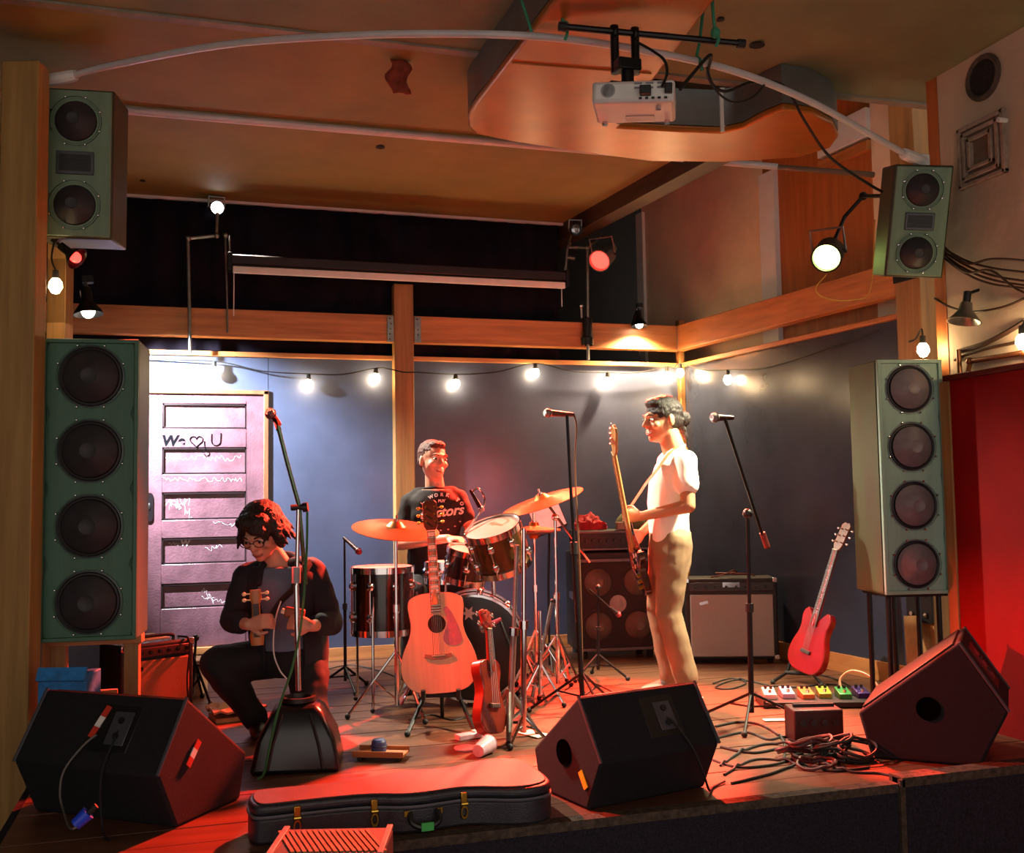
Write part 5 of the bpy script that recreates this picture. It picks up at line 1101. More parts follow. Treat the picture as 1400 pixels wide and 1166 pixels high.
pedal('small bright green effect pedal on the boards in front of the pedal board', q_, .5, '#2aa84a')
for (px, py, w, h_, rz, lb) in ((1112, 985, .20, .10, -.3, 'white set list sheet on the boards in front of the pedal board'), (1062, 985, .14, .05, -.3, 'narrow torn white paper beside the set list'), (730, 1004, .09, .16, .4, 'pale sheet of paper leaning by the middle monitor'), (1162, 952, .07, .08, .2, 'small pale yellow note near the tower stand')):
    p = at_z(px, py, 0); o = MB().box((0, 0, .003), (w, h_, .003)).build('paper_sheet', mat('paper', '#d6ccc2', .8), bevel=0); o.location = (p.x, p.y, .001); o.rotation_euler = (0, 0, rz); tag(o, lb, 'paper')
p = at_z(521, 1036, 0)
t = thing('wooden_tray', 'small orange wooden tray by the pyramid-based stand', 'tray', (p.x, p.y, 0), R(-25))
MB().box((0, 0, .02), (.24, .12, .012)).build('base', wood('tray wood', '#9a5426', '#b86c36', 0), t, bevel=.003); MB().box((0, -.06, .03), (.24, .008, .025)).box((0, .06, .03), (.24, .008, .025)).build('rim', wood('tray wood', '#9a5426', '#b86c36', 0), t)
for sx in (-1, 1): MB().box((sx * .09, 0, .007), (.02, .1, .014)).build('foot', plastic_k, t)
t = thing('blue_puck', 'round blue knob-like puck on the wooden tray', 'puck', (p.x - .01, p.y - .0, .026))
MB().lathe([(.001, 0), (.03, 0), (.036, .012), (.034, .05), (.026, .06), (.001, .062)], 16).build('cap', mat('slate blue plastic', '#3a4a7a', .5), t); MB().torus((0, 0, .03), .036, .004, n=16, k=6).build('grip_ring', mat('dark slate', '#2a3350', .5), t)
for i, (px, py, lb) in enumerate(((641, 1010, 'pale plastic tuner lying left of the grey stand'), (662, 1032, 'clear plastic cup tipped at the foot of the grey stand'), (637, 1024, 'flat pale plastic lid on the boards by the grey stand'))):
    p = at_z(px, py, 0); cl = mat('clear pink-lit plastic', '#c0a8b4', .25, var=.2)
    t = thing(('plastic_tuner', 'plastic_cup', 'plastic_disc')[i], lb, ('tuner', 'cup', 'lid')[i], (p.x, p.y, 0), .3)
    if i == 0: MB().box((0, 0, .015), (.14, .05, .03)).build('case', cl, t, bevel=.006); MB().box((.05, 0, .033), (.05, .04, .008)).build('button_pad', white_pl, t, bevel=.002)
    elif i == 1:
        T = Matrix.Translation((0, 0, .037)) @ rotm((0, R(84), .5)); MB().lathe([(.028, -.06), (.03, -.058), (.042, .05), (.039, .05), (.027, -.055)], 18, T).build('wall', cl, t); MB().torus((0, 0, .05), .041, .003, m=T, n=18, k=6).build('lip', cl, t)
    else: MB().lathe([(.001, .01), (.03, .012), (.05, .008), (.055, 0), (.001, 0)], 18).build('disc', cl, t); MB().torus((0, 0, .006), .054, .004, n=18, k=6).build('rim', cl, t)
# cables on the boards: each one is laid over those already lying there
LAID = {}; CELL = .02
def lay(P, r):
    Q = [P[0]]
    for a, b_ in zip(P, P[1:]):
        n = max(1, int((b_ - a).length / .006)); Q += [a + (b_ - a) * k / n for k in range(1, n + 1)]
    z = []
    for i, p in enumerate(Q):
        h = r - .002
        for cx in range(int(p.x // CELL) - 1, int(p.x // CELL) + 2):
            for cy in range(int(p.y // CELL) - 1, int(p.y // CELL) + 2):
                for (x, y, zz, rr, k) in LAID.get((cx, cy), ()):
                    d2 = (x - p.x) ** 2 + (y - p.y) ** 2; s2 = (r + rr) ** 2
                    if d2 < s2: h = max(h, zz + math.sqrt(s2 - d2))
        z.append(h)
        if i >= 12:                                            # its own earlier turns count too
            j_ = i - 12; LAID.setdefault((int(Q[j_].x // CELL), int(Q[j_].y // CELL)), []).append((Q[j_].x, Q[j_].y, z[j_], r, None))
    for k in range(1, len(z)): z[k] = max(z[k], z[k - 1] - .0022)
    for k in range(len(z) - 2, -1, -1): z[k] = max(z[k], z[k + 1] - .0022)
    for p, h in zip(Q, z): LAID.setdefault((int(p.x // CELL), int(p.y // CELL)), []).append((p.x, p.y, h, r, None))
    return [V(p.x, p.y, h) for p, h in zip(Q, z)][::2]
random.seed(11)
def floor_cable(label, pts, r=.005, m_=rubber, group=None):
    P = []
    for i, (x, y) in enumerate(pts): p = at_z(x, y, 0); P.append(V(p.x, p.y, 0))
    return cable('stage_cable', label, lay(smooth_pts(P, 8), r), r, m_, group, 1)
GR = 'black cables trailing over the boards'; LB = 'black cable trailing over the boards between the middle and right monitors'
for pts in (((980, 1010), (1020, 1002), (1050, 1012), (1072, 1008), (1094, 1012)), ((985, 1022), (1030, 1030), (1080, 1022), (1120, 1030), (1160, 1020)), ((975, 1040), (1010, 1050), (1060, 1046), (1100, 1034), (1150, 1036)), ((990, 1060), (1030, 1040), (1075, 1042), (1110, 1052), (1150, 1042)),
            ((978, 994), (1010, 988), (1040, 992), (1070, 1012), (1072, 1040)), ((1000, 1072), (1050, 1060), (1090, 1048), (1140, 1055), (1190, 1050)), ((1120, 1045), (1160, 1056), (1200, 1058), (1235, 1062), (1300, 1050)), ((985, 1048), (1015, 1028), (1050, 1018), (1095, 1022), (1135, 1030))):
    floor_cable(LB, pts, .006, rubber, GR)
for lb, pts in (('thin cable loop on the pale boards below the silver-grilled amplifier', ((975, 935), (1000, 928), (1020, 934), (1000, 942), (978, 940), (1010, 930), (1060, 940))), ('black cable curving behind the pedal board', ((1058, 938), (1090, 940), (1130, 936), (1160, 940), (1176, 952), (1172, 964))), ('long black cable beneath the side wall kick board', ((1118, 922), (1140, 928), (1165, 940), (1186, 956), (1180, 970))), ('dark cable crossing from the bass rig to the middle monitor', ((800, 930), (825, 940), (845, 952), (858, 972))), ('black cable snaking around the acoustic guitar stand', ((560, 985), (590, 978), (620, 985), (650, 978), (670, 990))), ('black cable beside the drum carpet edge', ((450, 915), (480, 910), (520, 918), (545, 928)))):
    floor_cable(lb, pts)
# heaped cables and a stagebox by the right monitor
hp = at_z(1130, 1028, 0)
t = thing('stage_box', 'dark red metal stage box standing behind the heaped cables', 'stage box', (hp.x + .08, hp.y + .22, 0), R(-15))
MB().box((0, 0, .08), (.24, .16, .16)).build('case', mat('red box', '#3a0e0e', .5, .3), t, bevel=.008)
for i in range(4): MB().cyl((-.08 + i * .053, -.08, .1), (-.08 + i * .053, -.095, .1), .016, n=12).build('socket', plastic_k, t)
MB().box((0, .0, .165), (.2, .02, .02)).build('handle', plastic_k, t)
for i in range(10):
    P = []; r0 = random.uniform(.06, .12); ox, oy = -.20 + .24 * ((i * 7) % 10) / 9, -.14 + .20 * ((i * 3) % 10) / 9
    for k_ in range(11):
        a = k_ * .9 + i; P.append(V(hp.x + ox + r0 * math.cos(a) * (1 + .2 * math.sin(k_)), hp.y - .08 + oy + r0 * .6 * math.sin(a), .012 + .012 * i * .7 + .06 * abs(math.sin(k_ * .7 + i))))
    cable('heaped_cable', ('black cable' if i % 3 else 'dark red lead') + ' coiled in the heap in front of the right monitor', lay(smooth_pts([V(v.x, v.y, 0) for v in P], 8), .0075), .0075, rubber if i % 3 else mat('dark red lead', '#4a1a1a', .5), 'heaped cables by the right monitor', 1)
cable('patch_lead', 'pale orange patch lead arching up from the pedal board', [PM @ V(*v) for v in ((.16, .055, .03), (.165, .075, .09), (.22, .04, .14), (.30, -.02, .12), (.345, -.10, .04), (.35, -.16, -.029))], .007, mat('pale orange lead', '#c89a78', .5))

# ================================================================== PEOPLE
def remesh(mb, voxel, it=4, amp=0, nsc=9, name='body', z_str=1):
    me = mb.mesh('tmp', 0); o = bpy.data.objects.new('tmp', me); COL.objects.link(o)
    r = o.modifiers.new('r', 'REMESH'); r.mode = 'VOXEL'; r.voxel_size = voxel; r.use_smooth_shade = True
    s_ = o.modifiers.new('s', 'SMOOTH'); s_.iterations = it; s_.factor = .5
    dg = bpy.context.evaluated_depsgraph_get(); dg.update(); out = bpy.data.meshes.new_from_object(o.evaluated_get(dg)); bpy.data.objects.remove(o); bpy.data.meshes.remove(me); out.name = name
    if amp:
        N = [v.normal.copy() for v in out.vertices]
        for v, n in zip(out.vertices, N):
            q_ = Vector((v.co.x * nsc, v.co.y * nsc, v.co.z * nsc * z_str)); v.co += n * amp * (noise.noise(q_) + .5 * noise.noise(q_ * 2.1))
    for p in out.polygons: p.use_smooth = True
    return out
def head_geo(b, H):                      # H: head matrix, local -y is the face, origin at the middle of the head
    k = b.M; b.M = k @ H
    b.ell((0, .012, .025), (.074, .094, .092)).ell((0, -.012, -.02), (.066, .078, .085)).ell((0, -.035, -.068), (.046, .05, .045)).ell((0, -.068, -.088), (.022, .02, .02))
    b.ell((0, -.083, .022), (.045, .016, .014)).caps((0, -.088, .012), (0, -.106, -.022), .009, .0135).ell((.012, -.094, -.025), .009).ell((-.012, -.094, -.025), .009)
    for s_ in (-1, 1): b.ell((s_ * .04, -.062, -.025), (.022, .02, .02)).ell((s_ * .074, .012, -.005), (.008, .02, .032), (0, 0, s_ * .3))
    b.ell((0, -.085, -.052), (.026, .012, .008)).ell((0, -.083, -.062), (.022, .012, .008)); b.M = k
def face_parts(t, H, iris='#2a1a10', smile=True, brow='#2a1810'):
    for s_ in (-1, 1):
        MB().ell((0, 0, 0), (.0135, .010, .0085)).build('eye', mat('eye white', '#d8ccc4', .3), t).matrix_local = H @ Matrix.Translation((s_ * .031, -.081, .003))
        MB().ell((0, 0, 0), (.006, .004, .007)).build('iris', mat('iris ' + iris, iris, .2), t).matrix_local = H @ Matrix.Translation((s_ * .031, -.0905, .002))
        MB().tube(smooth_pts([(s_ * .014, -.094, .022), (s_ * .032, -.092, .029), (s_ * .05, -.078, .022)]), [.004] * 13, 6).build('eyebrow', mat('brow ' + brow, brow, .8), t).matrix_local = H
    if smile: MB().tube(smooth_pts([(-.026, -.081, -.05), (-.014, -.091, -.057), (0, -.095, -.059), (.014, -.091, -.057), (.026, -.081, -.05)]), [.002] * 25, 6, ).build('teeth', mat('teeth', '#e8dcd4', .3), t).matrix_local = H
    MB().tube(smooth_pts([(-.024, -.083, -.063), (0, -.093, -.069), (.024, -.083, -.063)]), .004, 6).build('lip', mat('lip', '#8a4438', .5), t).matrix_local = H
def hand_geo(b, wrist, fdir, palm, curl=40, side=1, spread=6, sc=1.0, thumb=None):
    # fdir: direction of the fingers, palm: direction the palm faces
    f_ = Vector(fdir).normalized(); n = Vector(palm); n = (n - f_ * n.dot(f_)).normalized(); x = f_.cross(n) * side; w = Vector(wrist)
    P = lambda a, l, d: w + x * a * sc + f_ * l * sc + n * d * sc
    rings = [(P(0, 0, 0), x * .026 * sc, n * .018 * sc), (P(0, .03, 0), x * .036 * sc, n * .017 * sc), (P(0, .065, 0), x * .041 * sc, n * .015 * sc), (P(0, .09, .002), x * .039 * sc, n * .012 * sc)]
    b.loft(rings, 14)
    for i, (a, L) in enumerate(((-.030, .062), (-.010, .074), (.010, .078), (.030, .070))):
        p = P(a, .085, 0); d = (f_ + x * math.tan(R(spread)) * (i - 1.5) * .6).normalized(); r_ = .0095 * sc; ang = 0
        for j, fr in enumerate((.45, .32, .26)):
            ang += R(curl) * (1, .9, .6)[j]; dd = d * math.cos(ang) + n * math.sin(ang); q_ = p + dd * L * fr * sc * 1.05; b.caps(p, q_, r_, r_ * .9, 10); p = q_; r_ *= .92
    p = P(.028, .022, .006); q_ = P(.055, .05, .016); r2 = P(.056, .078, .030) if thumb is None else P(*thumb)
    b.caps(p, q_, .014 * sc, .011 * sc, 10); b.caps(q_, r2, .011 * sc, .009 * sc, 10)
def limb(b, pts, rad, n=14):
    for i in range(len(pts) - 1): b.caps(pts[i], pts[i + 1], rad[i], rad[i + 1], n)
skin1 = mat('skin tan', '#b8805f', .5, var=.08, scale=20); skin2 = mat('skin fair', '#c99078', .5, var=.08, scale=20)
def person(label, d, px0):
    p = at_d(px0, 900, d); M = Matrix.Translation((p.x, p.y, 0)) @ rotm((0, 0, -TH)); t = thing('person', label, 'person', M=M); Mi = M.inverted()
    return t, (lambda px, py, dy=0: Mi @ at_d(px, py, d + dy))
def headM(c, yaw, pitch=0, roll=0, s=1.0): return Matrix.Translation(c) @ Matrix.Rotation(yaw, 4, 'Z') @ Matrix.Rotation(pitch, 4, 'X') @ Matrix.Rotation(roll, 4, 'Y') @ Matrix.Scale(s, 4)
def torso_rings(P): return P

# ---- bass player, standing, facing left
t, J = person('person in a white t-shirt and khaki trousers playing bass', 6.2, 918); bassist = t
H = headM(J(906, 574), R(-70), R(4), 0, 1.2)
shL, shR = J(937, 632, -.17), J(913, 632, .17); elL, elR = J(941, 692, -.24), J(915, 694, .25); wrL, wrR = J(876, 706, -.16), J(878, 728, .13)
hpL, hpR = J(922, 742, -.09), J(910, 742, .09); knL, knR = J(914, 836, -.10), J(902, 836, .10); anL, anR = J(938, 926, -.12), J(918, 922, .12)
b = MB(); head_geo(b, H)
b.caps(J(913, 590), J(924, 622), .064, .075)
def trunk(b, e=0):
    ax = Vector((.26, 1, 0)).normalized(); ay = Vector((1, -.26, 0)).normalized()
    rows_ = [(J(917, 755), .155, .11), (J(916, 735), .165, .115), (J(914, 715), .16, .115), (J(914, 690), .165, .12), (J(917, 660), .185, .125), (J(922, 636), .195, .11), (J(925, 622), .13, .08)]
    b.loft([(c, ax * (w + e), ay * (dd + e)) for c, w, dd in rows_], 22)
trunk(b, -.015)
limb(b, [shL, elL], [.052, .042]); limb(b, [elL, wrL], [.042, .028]); limb(b, [shR, elR], [.052, .042]); limb(b, [elR, wrR], [.042, .028])
hand_geo(b, wrL, J(852, 705, -.16) - wrL, (0, 1, .1), 62, -1, sc=.98); hand_geo(b, wrR, J(856, 752, .05) - wrR, Vector((-.2, -1, 0)), 40, 1, sc=.95)
for h_, k_, a_ in ((hpL, knL, anL), (hpR, knR, anR)): limb(b, [h_, k_, a_], [.075, .052, .038])
link('body', remesh(b, .0065, 4), skin1, t); face_parts(t, H, smile=True)
b = MB(); trunk(b, .006); limb(b, [shL, shL + (elL - shL) * .52], [.072, .072]); limb(b, [shR, shR + (elR - shR) * .52], [.072, .072]); b.caps(J(922, 624, -.08), J(922, 624, .08), .05, .05)
white_sh = mat('white cotton', '#f0ebe2', .85, var=.05, scale=6); khaki = mat('khaki cotton', '#8c7356', .85, var=.12, scale=8)
shirtB = link('t_shirt', remesh(b, .010, 5, .008, 8), white_sh, t)
MB().torus((0, 0, 0), .066, .008, m=align(J(922, 614), J(915, 592) - J(928, 625))).build('collar', white_sh, shirtB)
b = MB(); ax = Vector((.26, 1, 0)).normalized(); ay = Vector((1, -.26, 0)).normalized()
b.loft([(J(916, 726), ax * .165, ay * .125), (J(917, 745), ax * .175, ay * .128), (J(917, 770), ax * .165, ay * .125), (J(916, 785), ax * .14, ay * .11)], 20)
for h_, k_, a_ in ((hpL, knL, anL), (hpR, knR, anR)): limb(b, [h_, k_, a_ + (a_ - k_) * .02], [.105, .080, .072])
link('trousers', remesh(b, .010, 5, .006, 7, z_str=1.2), khaki, t)
shoe = mat('worn canvas shoe', '#7a6a64', .7)
for a_ in (anL, anR):
    b = MB(); f_ = Vector((-1, -.22, 0)).normalized(); s_ = Vector((.22, -1, 0)).normalized(); c = Vector((a_.x, a_.y, 0))
    b.loft([(c - f_ * .07 + UP * .045, s_ * .036, UP * .04), (c + UP * .05, s_ * .042, UP * .05), (c + f_ * .09 + UP * .038, s_ * .048, UP * .036), (c + f_ * .16 + UP * .028, s_ * .046, UP * .026), (c + f_ * .20 + UP * .02, s_ * .028, UP * .018)], 16)
    sh = link('shoe', remesh(b, .007, 3), shoe, t); MB().prism([(c + f_ * x_ + s_ * y_)[:2] for x_, y_ in ((-.09, -.03), (-.1, 0), (-.09, .03), (0, .045), (.1, .05), (.17, .046), (.21, .02), (.21, -.02), (.17, -.046), (.1, -.05), (0, -.045))], .0, .014).build('sole', white_pl, sh)
# hair with bun
hair_d = mat('dark hair', '#1a100c', .55, var=.4, scale=14, stretch=(12, 12, 2), bump=.6, bscale=20)
b = MB(); b.M = H; b.ell((0, .016, .038), (.080, .097, .090)).ell((0, .03, -.005), (.078, .074, .06)).ell((0, -.040, .086), (.054, .045, .030)).ell((0, .122, .0), (.036, .036, .040)); b.caps((0, .10, -.01), (0, .122, -.095), .026, .014)
link('hair', remesh(b, .0065, 2, .004, 60), hair_d, t)
# strap
tan = mat('tan leather strap', '#9a6634', .6, var=.2, scale=20)
BASSTOP, BASSEND = J(839, 584, -.62), J(878, 800, .14)
axb = (BASSTOP - BASSEND).normalized()
# bass guitar: length axis axb, front faces left/away from the player
Bm = t.matrix_basis
z_ = (Bm.to_3x3() @ axb).normalized(); fr = Bm.to_3x3() @ Vector((-1, -.25, 0)); y_ = -(fr - z_ * fr.dot(z_)).normalized(); x_ = y_.cross(z_)
GM = Matrix((x_, y_, z_)).transposed().to_4x4(); GM.translation = Bm @ (BASSEND + Vector((-.02, 0, 0)))
bass_out = [(0, 0), (.08, .005), (.14, .04), (.165, .10), (.15, .17), (.125, .23), (.13, .29), (.16, .35), (.15, .40), (.11, .37), (.07, .34), (.03, .34), (-.03, .36), (-.06, .38), (-.10, .46), (-.135, .49), (-.14, .43), (-.12, .33), (-.12, .27), (-.15, .2), (-.17, .12), (-.15, .04), (-.08, .005)]
Lb = (BASSTOP - BASSEND).length
bassg = guitar('bass_guitar', 'dark-bodied bass guitar with a pale maple neck held by the bass player', GM, None, tolex, mat('dark bass lacquer', '#160f0e', .25, coat=.4), .042, .36, Lb - .18, .18, fb_w=(.062, .042), tuners=4, one_side=True, inlay=False, outline=bass_out, fb_m=maple)

Pst = [J(938, 650, .12), J(936, 620, .07), J(930, 611, -.02), J(916, 618, -.12), J(900, 640, -.175), J(884, 660, -.17), J(876, 672, -.15), Bm.inverted() @ (GM @ V(-.132, .02, .465))]
Pst = smooth_pts(Pst, 5); b = MB(); b.tube(Pst, .027, 8, fx=.16) 
so = b.build('guitar_strap', tan, t)
# ---- drummer, seated, head turned right
t, J = person('person in a black printed t-shirt seated behind the drum kit', 6.85, 592); drummer = t
H = headM(J(592, 630), R(34), R(-2), R(4), 1.16)
shR, shL = J(561, 686, .0), J(626, 682, .02); elR, elL = J(548, 744, -.05), J(644, 722, -.02); wrR, wrL = J(612, 736, -.27), J(648, 738, -.25)
hpR, hpL = J(574, 800), J(610, 800); knR, knL = J(564, 812, -.34), J(648, 812, -.28); anR, anL = J(561, 925, -.32), J(655, 925, -.2)
b = MB(); head_geo(b, H); b.caps(J(593, 648, .02), J(595, 672, .03), .060, .068)
def trunk2(b, e=0):
    rows_ = [(J(592, 815), .17, .13), (J(592, 795), .175, .135), (J(592, 765), .165, .12), (J(592, 735), .165, .12), (J(593, 705), .18, .125), (J(593, 684), .185, .11), (J(594, 669), .11, .08)]
    b.loft([(c, Vector((w + e, .0, 0)), Vector((0, dd + e, 0))) for c, w, dd in rows_], 22)
trunk2(b, -.015)
limb(b, [shR, elR, wrR], [.052, .042, .028]); limb(b, [shL, elL, wrL], [.052, .042, .028])
hand_geo(b, wrR, J(638, 737, -.33) - wrR, (0, .2, -1), 48, -1); hand_geo(b, wrL, J(640, 752, -.36) - wrL, (-.4, .2, -1), 48, 1)
for h_, k_, a_ in ((hpR, knR, anR), (hpL, knL, anL)): limb(b, [h_, k_, a_], [.08, .055, .04])
link('body', remesh(b, .0065, 4), skin2, t); face_parts(t, H, iris='#3a3020', brow='#5a2a14')
b = MB(); trunk2(b, .008); limb(b, [shR, shR + (elR - shR) * .7], [.066, .064]); limb(b, [shL, shL + (elL - shL) * .62], [.066, .064]); b.caps(J(570, 676, .01), J(618, 674, .01), .05, .05)
black_sh = mat('black cotton', '#12090c', .85, var=.3, scale=8)
sme = remesh(b, .010, 5, .008, 9); sh2 = link('t_shirt', sme, black_sh, t)
MB().torus((0, 0, 0), .076, .009, m=align(J(594, 669, .03), (0, .15, 1))).build('collar', black_sh, sh2)
# print pressed on the shirt
bvh = BVHTree.FromPolygons([v.co for v in sme.vertices], [p.vertices[:] for p in sme.polygons])
def shirt_print(txt, cpx, cpy, size, shear=0, rot=0, bold=.0015):
    me = text_mesh(txt, size, shear, 0, bold=bold); c = J(cpx, cpy, -.3); bmx = bmesh.new(); bmx.from_mesh(me); bmesh.ops.triangulate(bmx, faces=bmx.faces); bmesh.ops.subdivide_edges(bmx, edges=[e for e in bmx.edges if e.calc_length() > .012], cuts=1)
    for v in bmx.verts:
        x, z = v.co.x * math.cos(rot) - v.co.y * math.sin(rot), v.co.x * math.sin(rot) + v.co.y * math.cos(rot); o_ = Vector((c.x + x, c.y, c.z + z)); h_, n_, _, _ = bvh.ray_cast(o_, Vector((0, 1, 0))); v.co = (h_ + Vector((0, -.002, 0))) if h_ else Vector((c.x + x, c.y + .17, c.z + z))
    bmx.to_mesh(me); bmx.free(); link('shirt_print', me, mat('white print ink', '#d8c8c4', .7), sh2)
shirt_print('tractors', 600, 701, .088, .35, R(6), .002)
for i, (ch, a) in enumerate(zip('I WORK TO', range(9))):
    an = R(50 - i * 12.5); 
    if ch != ' ': shirt_print(ch, 601 - 36 * math.sin(an), 712 - 36 * math.cos(an), .030, 0, an)
shirt_print('BUY', 601, 685, .024); shirt_print('& PARTS', 601, 713, .020) if 0 else None
for i in range(7):
    an = R(-62 + i * 20); shirt_print('*', 601 + 30 * math.sin(an), 702 + 26 * math.cos(an), .026)
jean_k = mat('dark trousers', '#14141a', .85, var=.2, scale=10)
b = MB(); b.loft([(J(592, 790), Vector((.178, 0, 0)), Vector((0, .138, 0))), (J(592, 812), Vector((.185, 0, 0)), Vector((0, .145, 0))), (J(592, 826), Vector((.16, 0, 0)), Vector((0, .13, 0)))], 20)
for h_, k_, a_ in ((hpR, knR, anR), (hpL, knL, anL)): limb(b, [h_, k_, a_], [.10, .078, .062])
link('trousers', remesh(b, .011, 4, .008, 9), jean_k, t)
for a_ in (anR, anL):
    c = Vector((a_.x, a_.y, 0)); f_ = Vector((0, -1, 0)); s_ = Vector((1, 0, 0)); b = MB()
    b.loft([(c - f_ * .07 + UP * .045, s_ * .036, UP * .04), (c + UP * .05, s_ * .042, UP * .05), (c + f_ * .09 + UP * .038, s_ * .048, UP * .036), (c + f_ * .19 + UP * .022, s_ * .03, UP * .02)], 16); link('shoe', remesh(b, .008, 3), plastic_k, t)
hair_r = mat('short reddish hair', '#4a1c10', .6, var=.4, scale=16, stretch=(12, 12, 2), bump=.6, bscale=20)
b = MB(); b.M = H; b.ell((0, .022, .043), (.079, .093, .084)).ell((0, .035, .0), (.077, .07, .055)).ell((0, -.045, .088), (.05, .035, .026))
link('hair', remesh(b, .0065, 2, .005, 60), hair_r, t)
for w_, e_, nm in ((wrR, J(662, 752, -.55), 'a'), (wrL, J(668, 758, -.5), 'b')):
    dS2 = thing('drumstick', 'pale wooden drumstick in the drummer hands', 'drumstick', M=t.matrix_basis @ align(w_ + (e_ - w_).normalized() * .04 + Vector((0, 0, -.02)), e_ - w_), group='drumsticks in the drummer hands'); MB().lathe([(.001, -.06), (.007, -.055), (.0075, .18), (.004, .29), (.006, .30), (.001, .31)], 10).build('stick', maple, dS2)

# ---- crouching guitarist
t, J = person('person in a dark jacket crouching over a guitar by the graffiti door', 5.35, 380); crouch = t
H = headM(J(357, 727, -.05), R(-12), R(30), R(-3), 1.18)
shR, shL = J(339, 787, .02), J(426, 781, .06); elR, elL = J(318, 848, -.08), J(452, 850, -.06); wrR, wrL = J(340, 854, -.25), J(426, 856, -.27)
hpR, hpL = J(372, 898, .06), J(420, 898, .06); knR, knL = J(296, 908, -.12), J(424, 992, -.14); anR, anL = J(350, 985, .0), J(432, 985, .28)
anR.z = .08; knL.z = .085; anL.z = .10
b = MB(); head_geo(b, H); b.caps(J(366, 748, .02), J(384, 776, .06), .058, .066)
def trunk3(b, e=0):
    rows_ = [(J(396, 912, .06), .165, .13), (J(396, 895, .06), .17, .135), (J(394, 870, .05), .165, .125), (J(392, 845, .04), .165, .125), (J(388, 815, .03), .185, .13), (J(385, 790, .04), .195, .115), (J(384, 774, .05), .12, .085)]
    b.loft([(c, Vector((w + e, .02, 0)), Vector((-.01, dd + e, 0))) for c, w, dd in rows_], 22)
trunk3(b, -.012)
limb(b, [shR, elR, wrR], [.052, .042, .028]); limb(b, [shL, elL, wrL], [.052, .042, .028])
hand_geo(b, wrR, J(372, 846, -.30) - wrR, (.1, .9, -.3), 45, -1, thumb=(.05, .085, .03)); hand_geo(b, wrL, J(396, 848, -.30) - wrL, (-.1, .9, -.3), 50, 1)
for h_, k_, a_ in ((hpR, knR, anR), (hpL, knL, anL)): limb(b, [h_, k_, a_], [.08, .058, .04])
link('body', remesh(b, .0065, 4), skin2, t); face_parts(t, H, smile=False)
grey_t = mat('grey blue t-shirt', '#5a6a80', .85, var=.12, scale=8); navy = mat('dark navy jacket', '#14141f', .85, var=.25, scale=8)
b = MB(); trunk3(b, .004); link('t_shirt', remesh(b, .010, 4, .005, 9), grey_t, t)
# jacket: open at the front, two halves cut from a shell
def trunk_arc(e, a0, a1, off=0):
    rows_ = [(J(396, 912, .06), .17, .14), (J(396, 890, .06), .18, .145), (J(394, 860, .05), .178, .14), (J(391, 830, .035), .18, .138), (J(386, 800, .035), .20, .13), (J(385, 784, .045), .19, .115), (J(384, 772, .05), .13, .09)]
    vs = []; fs = []; n = 26
    for c, w, dd in rows_:
        for i in range(n + 1):
            a = a0 + (a1 - a0) * i / n; vs.append(c + Vector((math.cos(a) * (w + e), math.sin(a) * (dd + e), 0)))
    for j in range(len(rows_) - 1):
        for i in range(n): fs.append((j * (n + 1) + i, j * (n + 1) + i + 1, (j + 1) * (n + 1) + i + 1, (j + 1) * (n + 1) + i))
    return vs, fs
vs, fs = trunk_arc(.028, R(-58), R(242)); me = MB().add(vs, fs).mesh('jacket', 60); jk = link('jacket', me, navy, t); sd = jk.modifiers.new('sub', 'SUBSURF'); sd.levels = 2; sd.render_levels = 2; so_ = jk.modifiers.new('thick', 'SOLIDIFY'); so_.thickness = .014
b = MB(); limb(b, [shR, elR, elR + (wrR - elR) * .55], [.076, .066, .054]); b.caps(shR, J(360, 778, .05), .075, .06); link('sleeve', remesh(b, .010, 5, .010, 9), navy, t)
b = MB(); limb(b, [shL, elL, elL + (wrL - elL) * .6], [.076, .068, .054]); b.caps(shL, J(405, 774, .05), .075, .06); link('sleeve', remesh(b, .010, 5, .010, 9), navy, t)
b = MB(); b.tube(smooth_pts([J(352, 800, -.10), J(356, 780, -.04), J(366, 766, .05), J(388, 758, .12), J(406, 764, .06), J(408, 782, -.03), J(402, 805, -.10)]), [.022] * 37, 10); link('hood_collar', remesh(b, .009, 3), navy, t)
b = MB(); b.loft([(J(396, 884, .06), Vector((.185, 0, 0)), Vector((0, .15, 0))), (J(396, 905, .06), Vector((.19, 0, 0)), Vector((0, .15, 0))), (J(396, 922, .06), Vector((.15, 0, 0)), Vector((0, .13, 0)))], 20)
for h_, k_, a_ in ((hpR, knR, anR), (hpL, knL, anL)): limb(b, [h_, k_, a_], [.11, .09, .065])
link('trousers', remesh(b, .011, 5, .010, 9), mat('black jeans', '#0f0f15', .85, var=.25, scale=10), t)
for a_, f_ in ((anR, Vector((.4, -1, 0)).normalized()), (anL, Vector((0, 1, -.2)).normalized())):
    s_ = Vector((f_.y, -f_.x, 0)).normalized(); c = Vector((a_.x, a_.y, 0 if a_ is anR else .03)); b = MB()
    b.loft([(c - f_ * .06 + UP * .045, s_ * .036, UP * .04), (c + UP * .05, s_ * .042, UP * .045), (c + f_ * .10 + UP * .04, s_ * .046, UP * .036), (c + f_ * .18 + UP * .03, s_ * .03, UP * .022)], 16); link('shoe', remesh(b, .008, 3), plastic_k, t)
hair_b = mat('shaggy brown hair', '#22120e', .6, var=.5, scale=14, stretch=(10, 10, 2), bump=.8, bscale=16)
b = MB(); b.M = H; b.ell((0, .028, .04), (.098, .104, .092)).ell((0, .055, -.02), (.096, .075, .085)).ell((0, -.045, .082), (.078, .055, .036)).ell((.03, -.085, .055), (.045, .022, .022)).ell((.078, .01, -.02), (.024, .05, .07)).ell((-.078, .01, -.02), (.024, .05, .07)); rnd = random.Random(5)
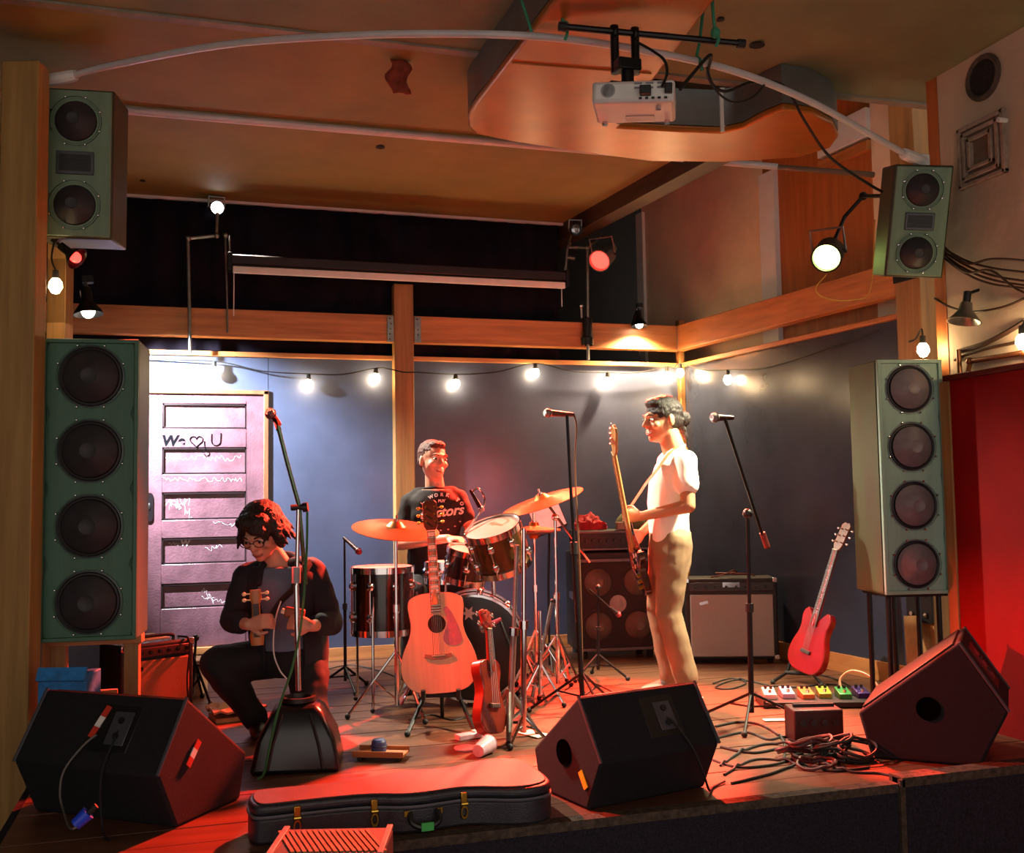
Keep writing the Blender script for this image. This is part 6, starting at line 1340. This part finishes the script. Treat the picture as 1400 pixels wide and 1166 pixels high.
for i in range(110):
    a = rnd.uniform(-2.6, 2.6); z0 = rnd.uniform(.01, .10); rr = math.sqrt(max(.02, 1 - (z0 / .13) ** 2)); p0 = Vector((math.sin(a) * .088 * rr, -math.cos(a) * .092 * rr + .022, z0)); fr = abs(a) < .9
    d_ = Vector((math.sin(a) * .5, -math.cos(a) * .4, -1)).normalized(); L_ = rnd.uniform(.03, .05) if fr else rnd.uniform(.06, .10); b.caps(p0, p0 + d_ * L_, .013, .006, 8)
link('hair', remesh(b, .0065, 3, .004, 50), hair_b, t)
gl = MB()
for s_ in (-1, 1): gl.torus((0, 0, 0), .021, .0022, m=H @ Matrix.Translation((s_ * .031, -.101, .0)) @ FY @ Matrix.Diagonal((1.15, .8, 1, 1)), n=18, k=5)
gl.M = H; gl.tube([(-.008, -.103, .004), (.008, -.103, .004)], .002, 5); gl.tube([(.055, -.098, .005), (.078, .01, .01)], .002, 5); gl.tube([(-.055, -.098, .005), (-.078, .01, .01)], .002, 5); gl.M = Matrix(); gl.build('glasses', plastic_k, t)
MB().tube(smooth_pts([J(425, 768, -.06), J(415, 785, -.115), J(400, 806, -.14), J(384, 822, -.15), J(372, 840, -.17)]), .022, 8, fx=.18).build('guitar_strap', mat('black strap', '#0c0c0e', .6), t)
# the guitar he holds: dark body on the lap, headstock up at the left hand
Bm = t.matrix_basis
e0_, e1_ = J(400, 880, -.16), J(346, 806, -.40)
cg = [(0, 0), (.05, .004), (.10, .03), (.115, .08), (.10, .13), (.085, .17), (.095, .21), (.10, .25), (.07, .265), (.035, .24), (-.035, .25), (-.08, .29), (-.10, .27), (-.09, .2), (-.085, .16), (-.10, .12), (-.115, .07), (-.09, .02), (-.05, .004)]
p = J(352, 882, -.232); tp = J(349, 806, -.232)
hd = thing('ukulele', 'small orange-brown wooden instrument held upright by the crouching guitarist', 'instrument', M=Bm @ align(p, tp - p, (1, .2, 0)) @ Matrix.Rotation(R(90), 4, 'Z'))
orw = wood('orange wood', '#a8602a', '#c47a3a', 2, rough=.35)
Lh = (tp - p).length
MB().loft([((0, 0, 0), (.03, 0, 0), (0, .014, 0)), ((0, 0, .05), (.036, 0, 0), (0, .014, 0)), ((0, 0, Lh * .3), (.024, 0, 0), (0, .013, 0)), ((0, 0, Lh * .75), (.02, 0, 0), (0, .011, 0)), ((0, 0, Lh * .85), (.03, 0, 0), (0, .009, 0)), ((0, 0, Lh), (.026, 0, 0), (0, .008, 0))], 14).build('neck', orw, hd)
for s_ in (-1, 1):
    for i in range(2): MB().cyl((s_ * .02, 0, Lh * (.82 + .11 * i)), (s_ * .05, 0, Lh * (.82 + .11 * i)), .004, n=6).ell((s_ * .055, 0, Lh * (.82 + .11 * i)), (.011, .007, .010), n=8).build('tuner', ivory, hd)
MB().box((0, -.014, Lh * .45), (.03, .006, Lh * .6)).build('fretboard', rosew, hd)
p = J(403, 838, -.25)
t2 = thing('wooden_block', 'red-brown wooden clip gripped in the guitarist other hand', 'clip', M=Bm @ Matrix.Translation(p)); MB().box((0, 0, 0), (.10, .03, .05), (0, R(10), 0)).build('body', wood('clip wood', '#7a3a22', '#9a4c2c', 0), t2, bevel=.008); MB().cyl((-.06, 0, .0), (-.05, 0, .02), .012, n=8).build('peg', ivory, t2)
cable('guitar_lead', 'white lead hanging from the crouching guitarist instrument', [Bm @ J(384, 822, -.155), Bm @ J(376, 850, -.2), Bm @ J(374, 890, -.22), Bm @ J(382, 915, -.24), Bm @ J(392, 928, -.25)], .004, white_pl)
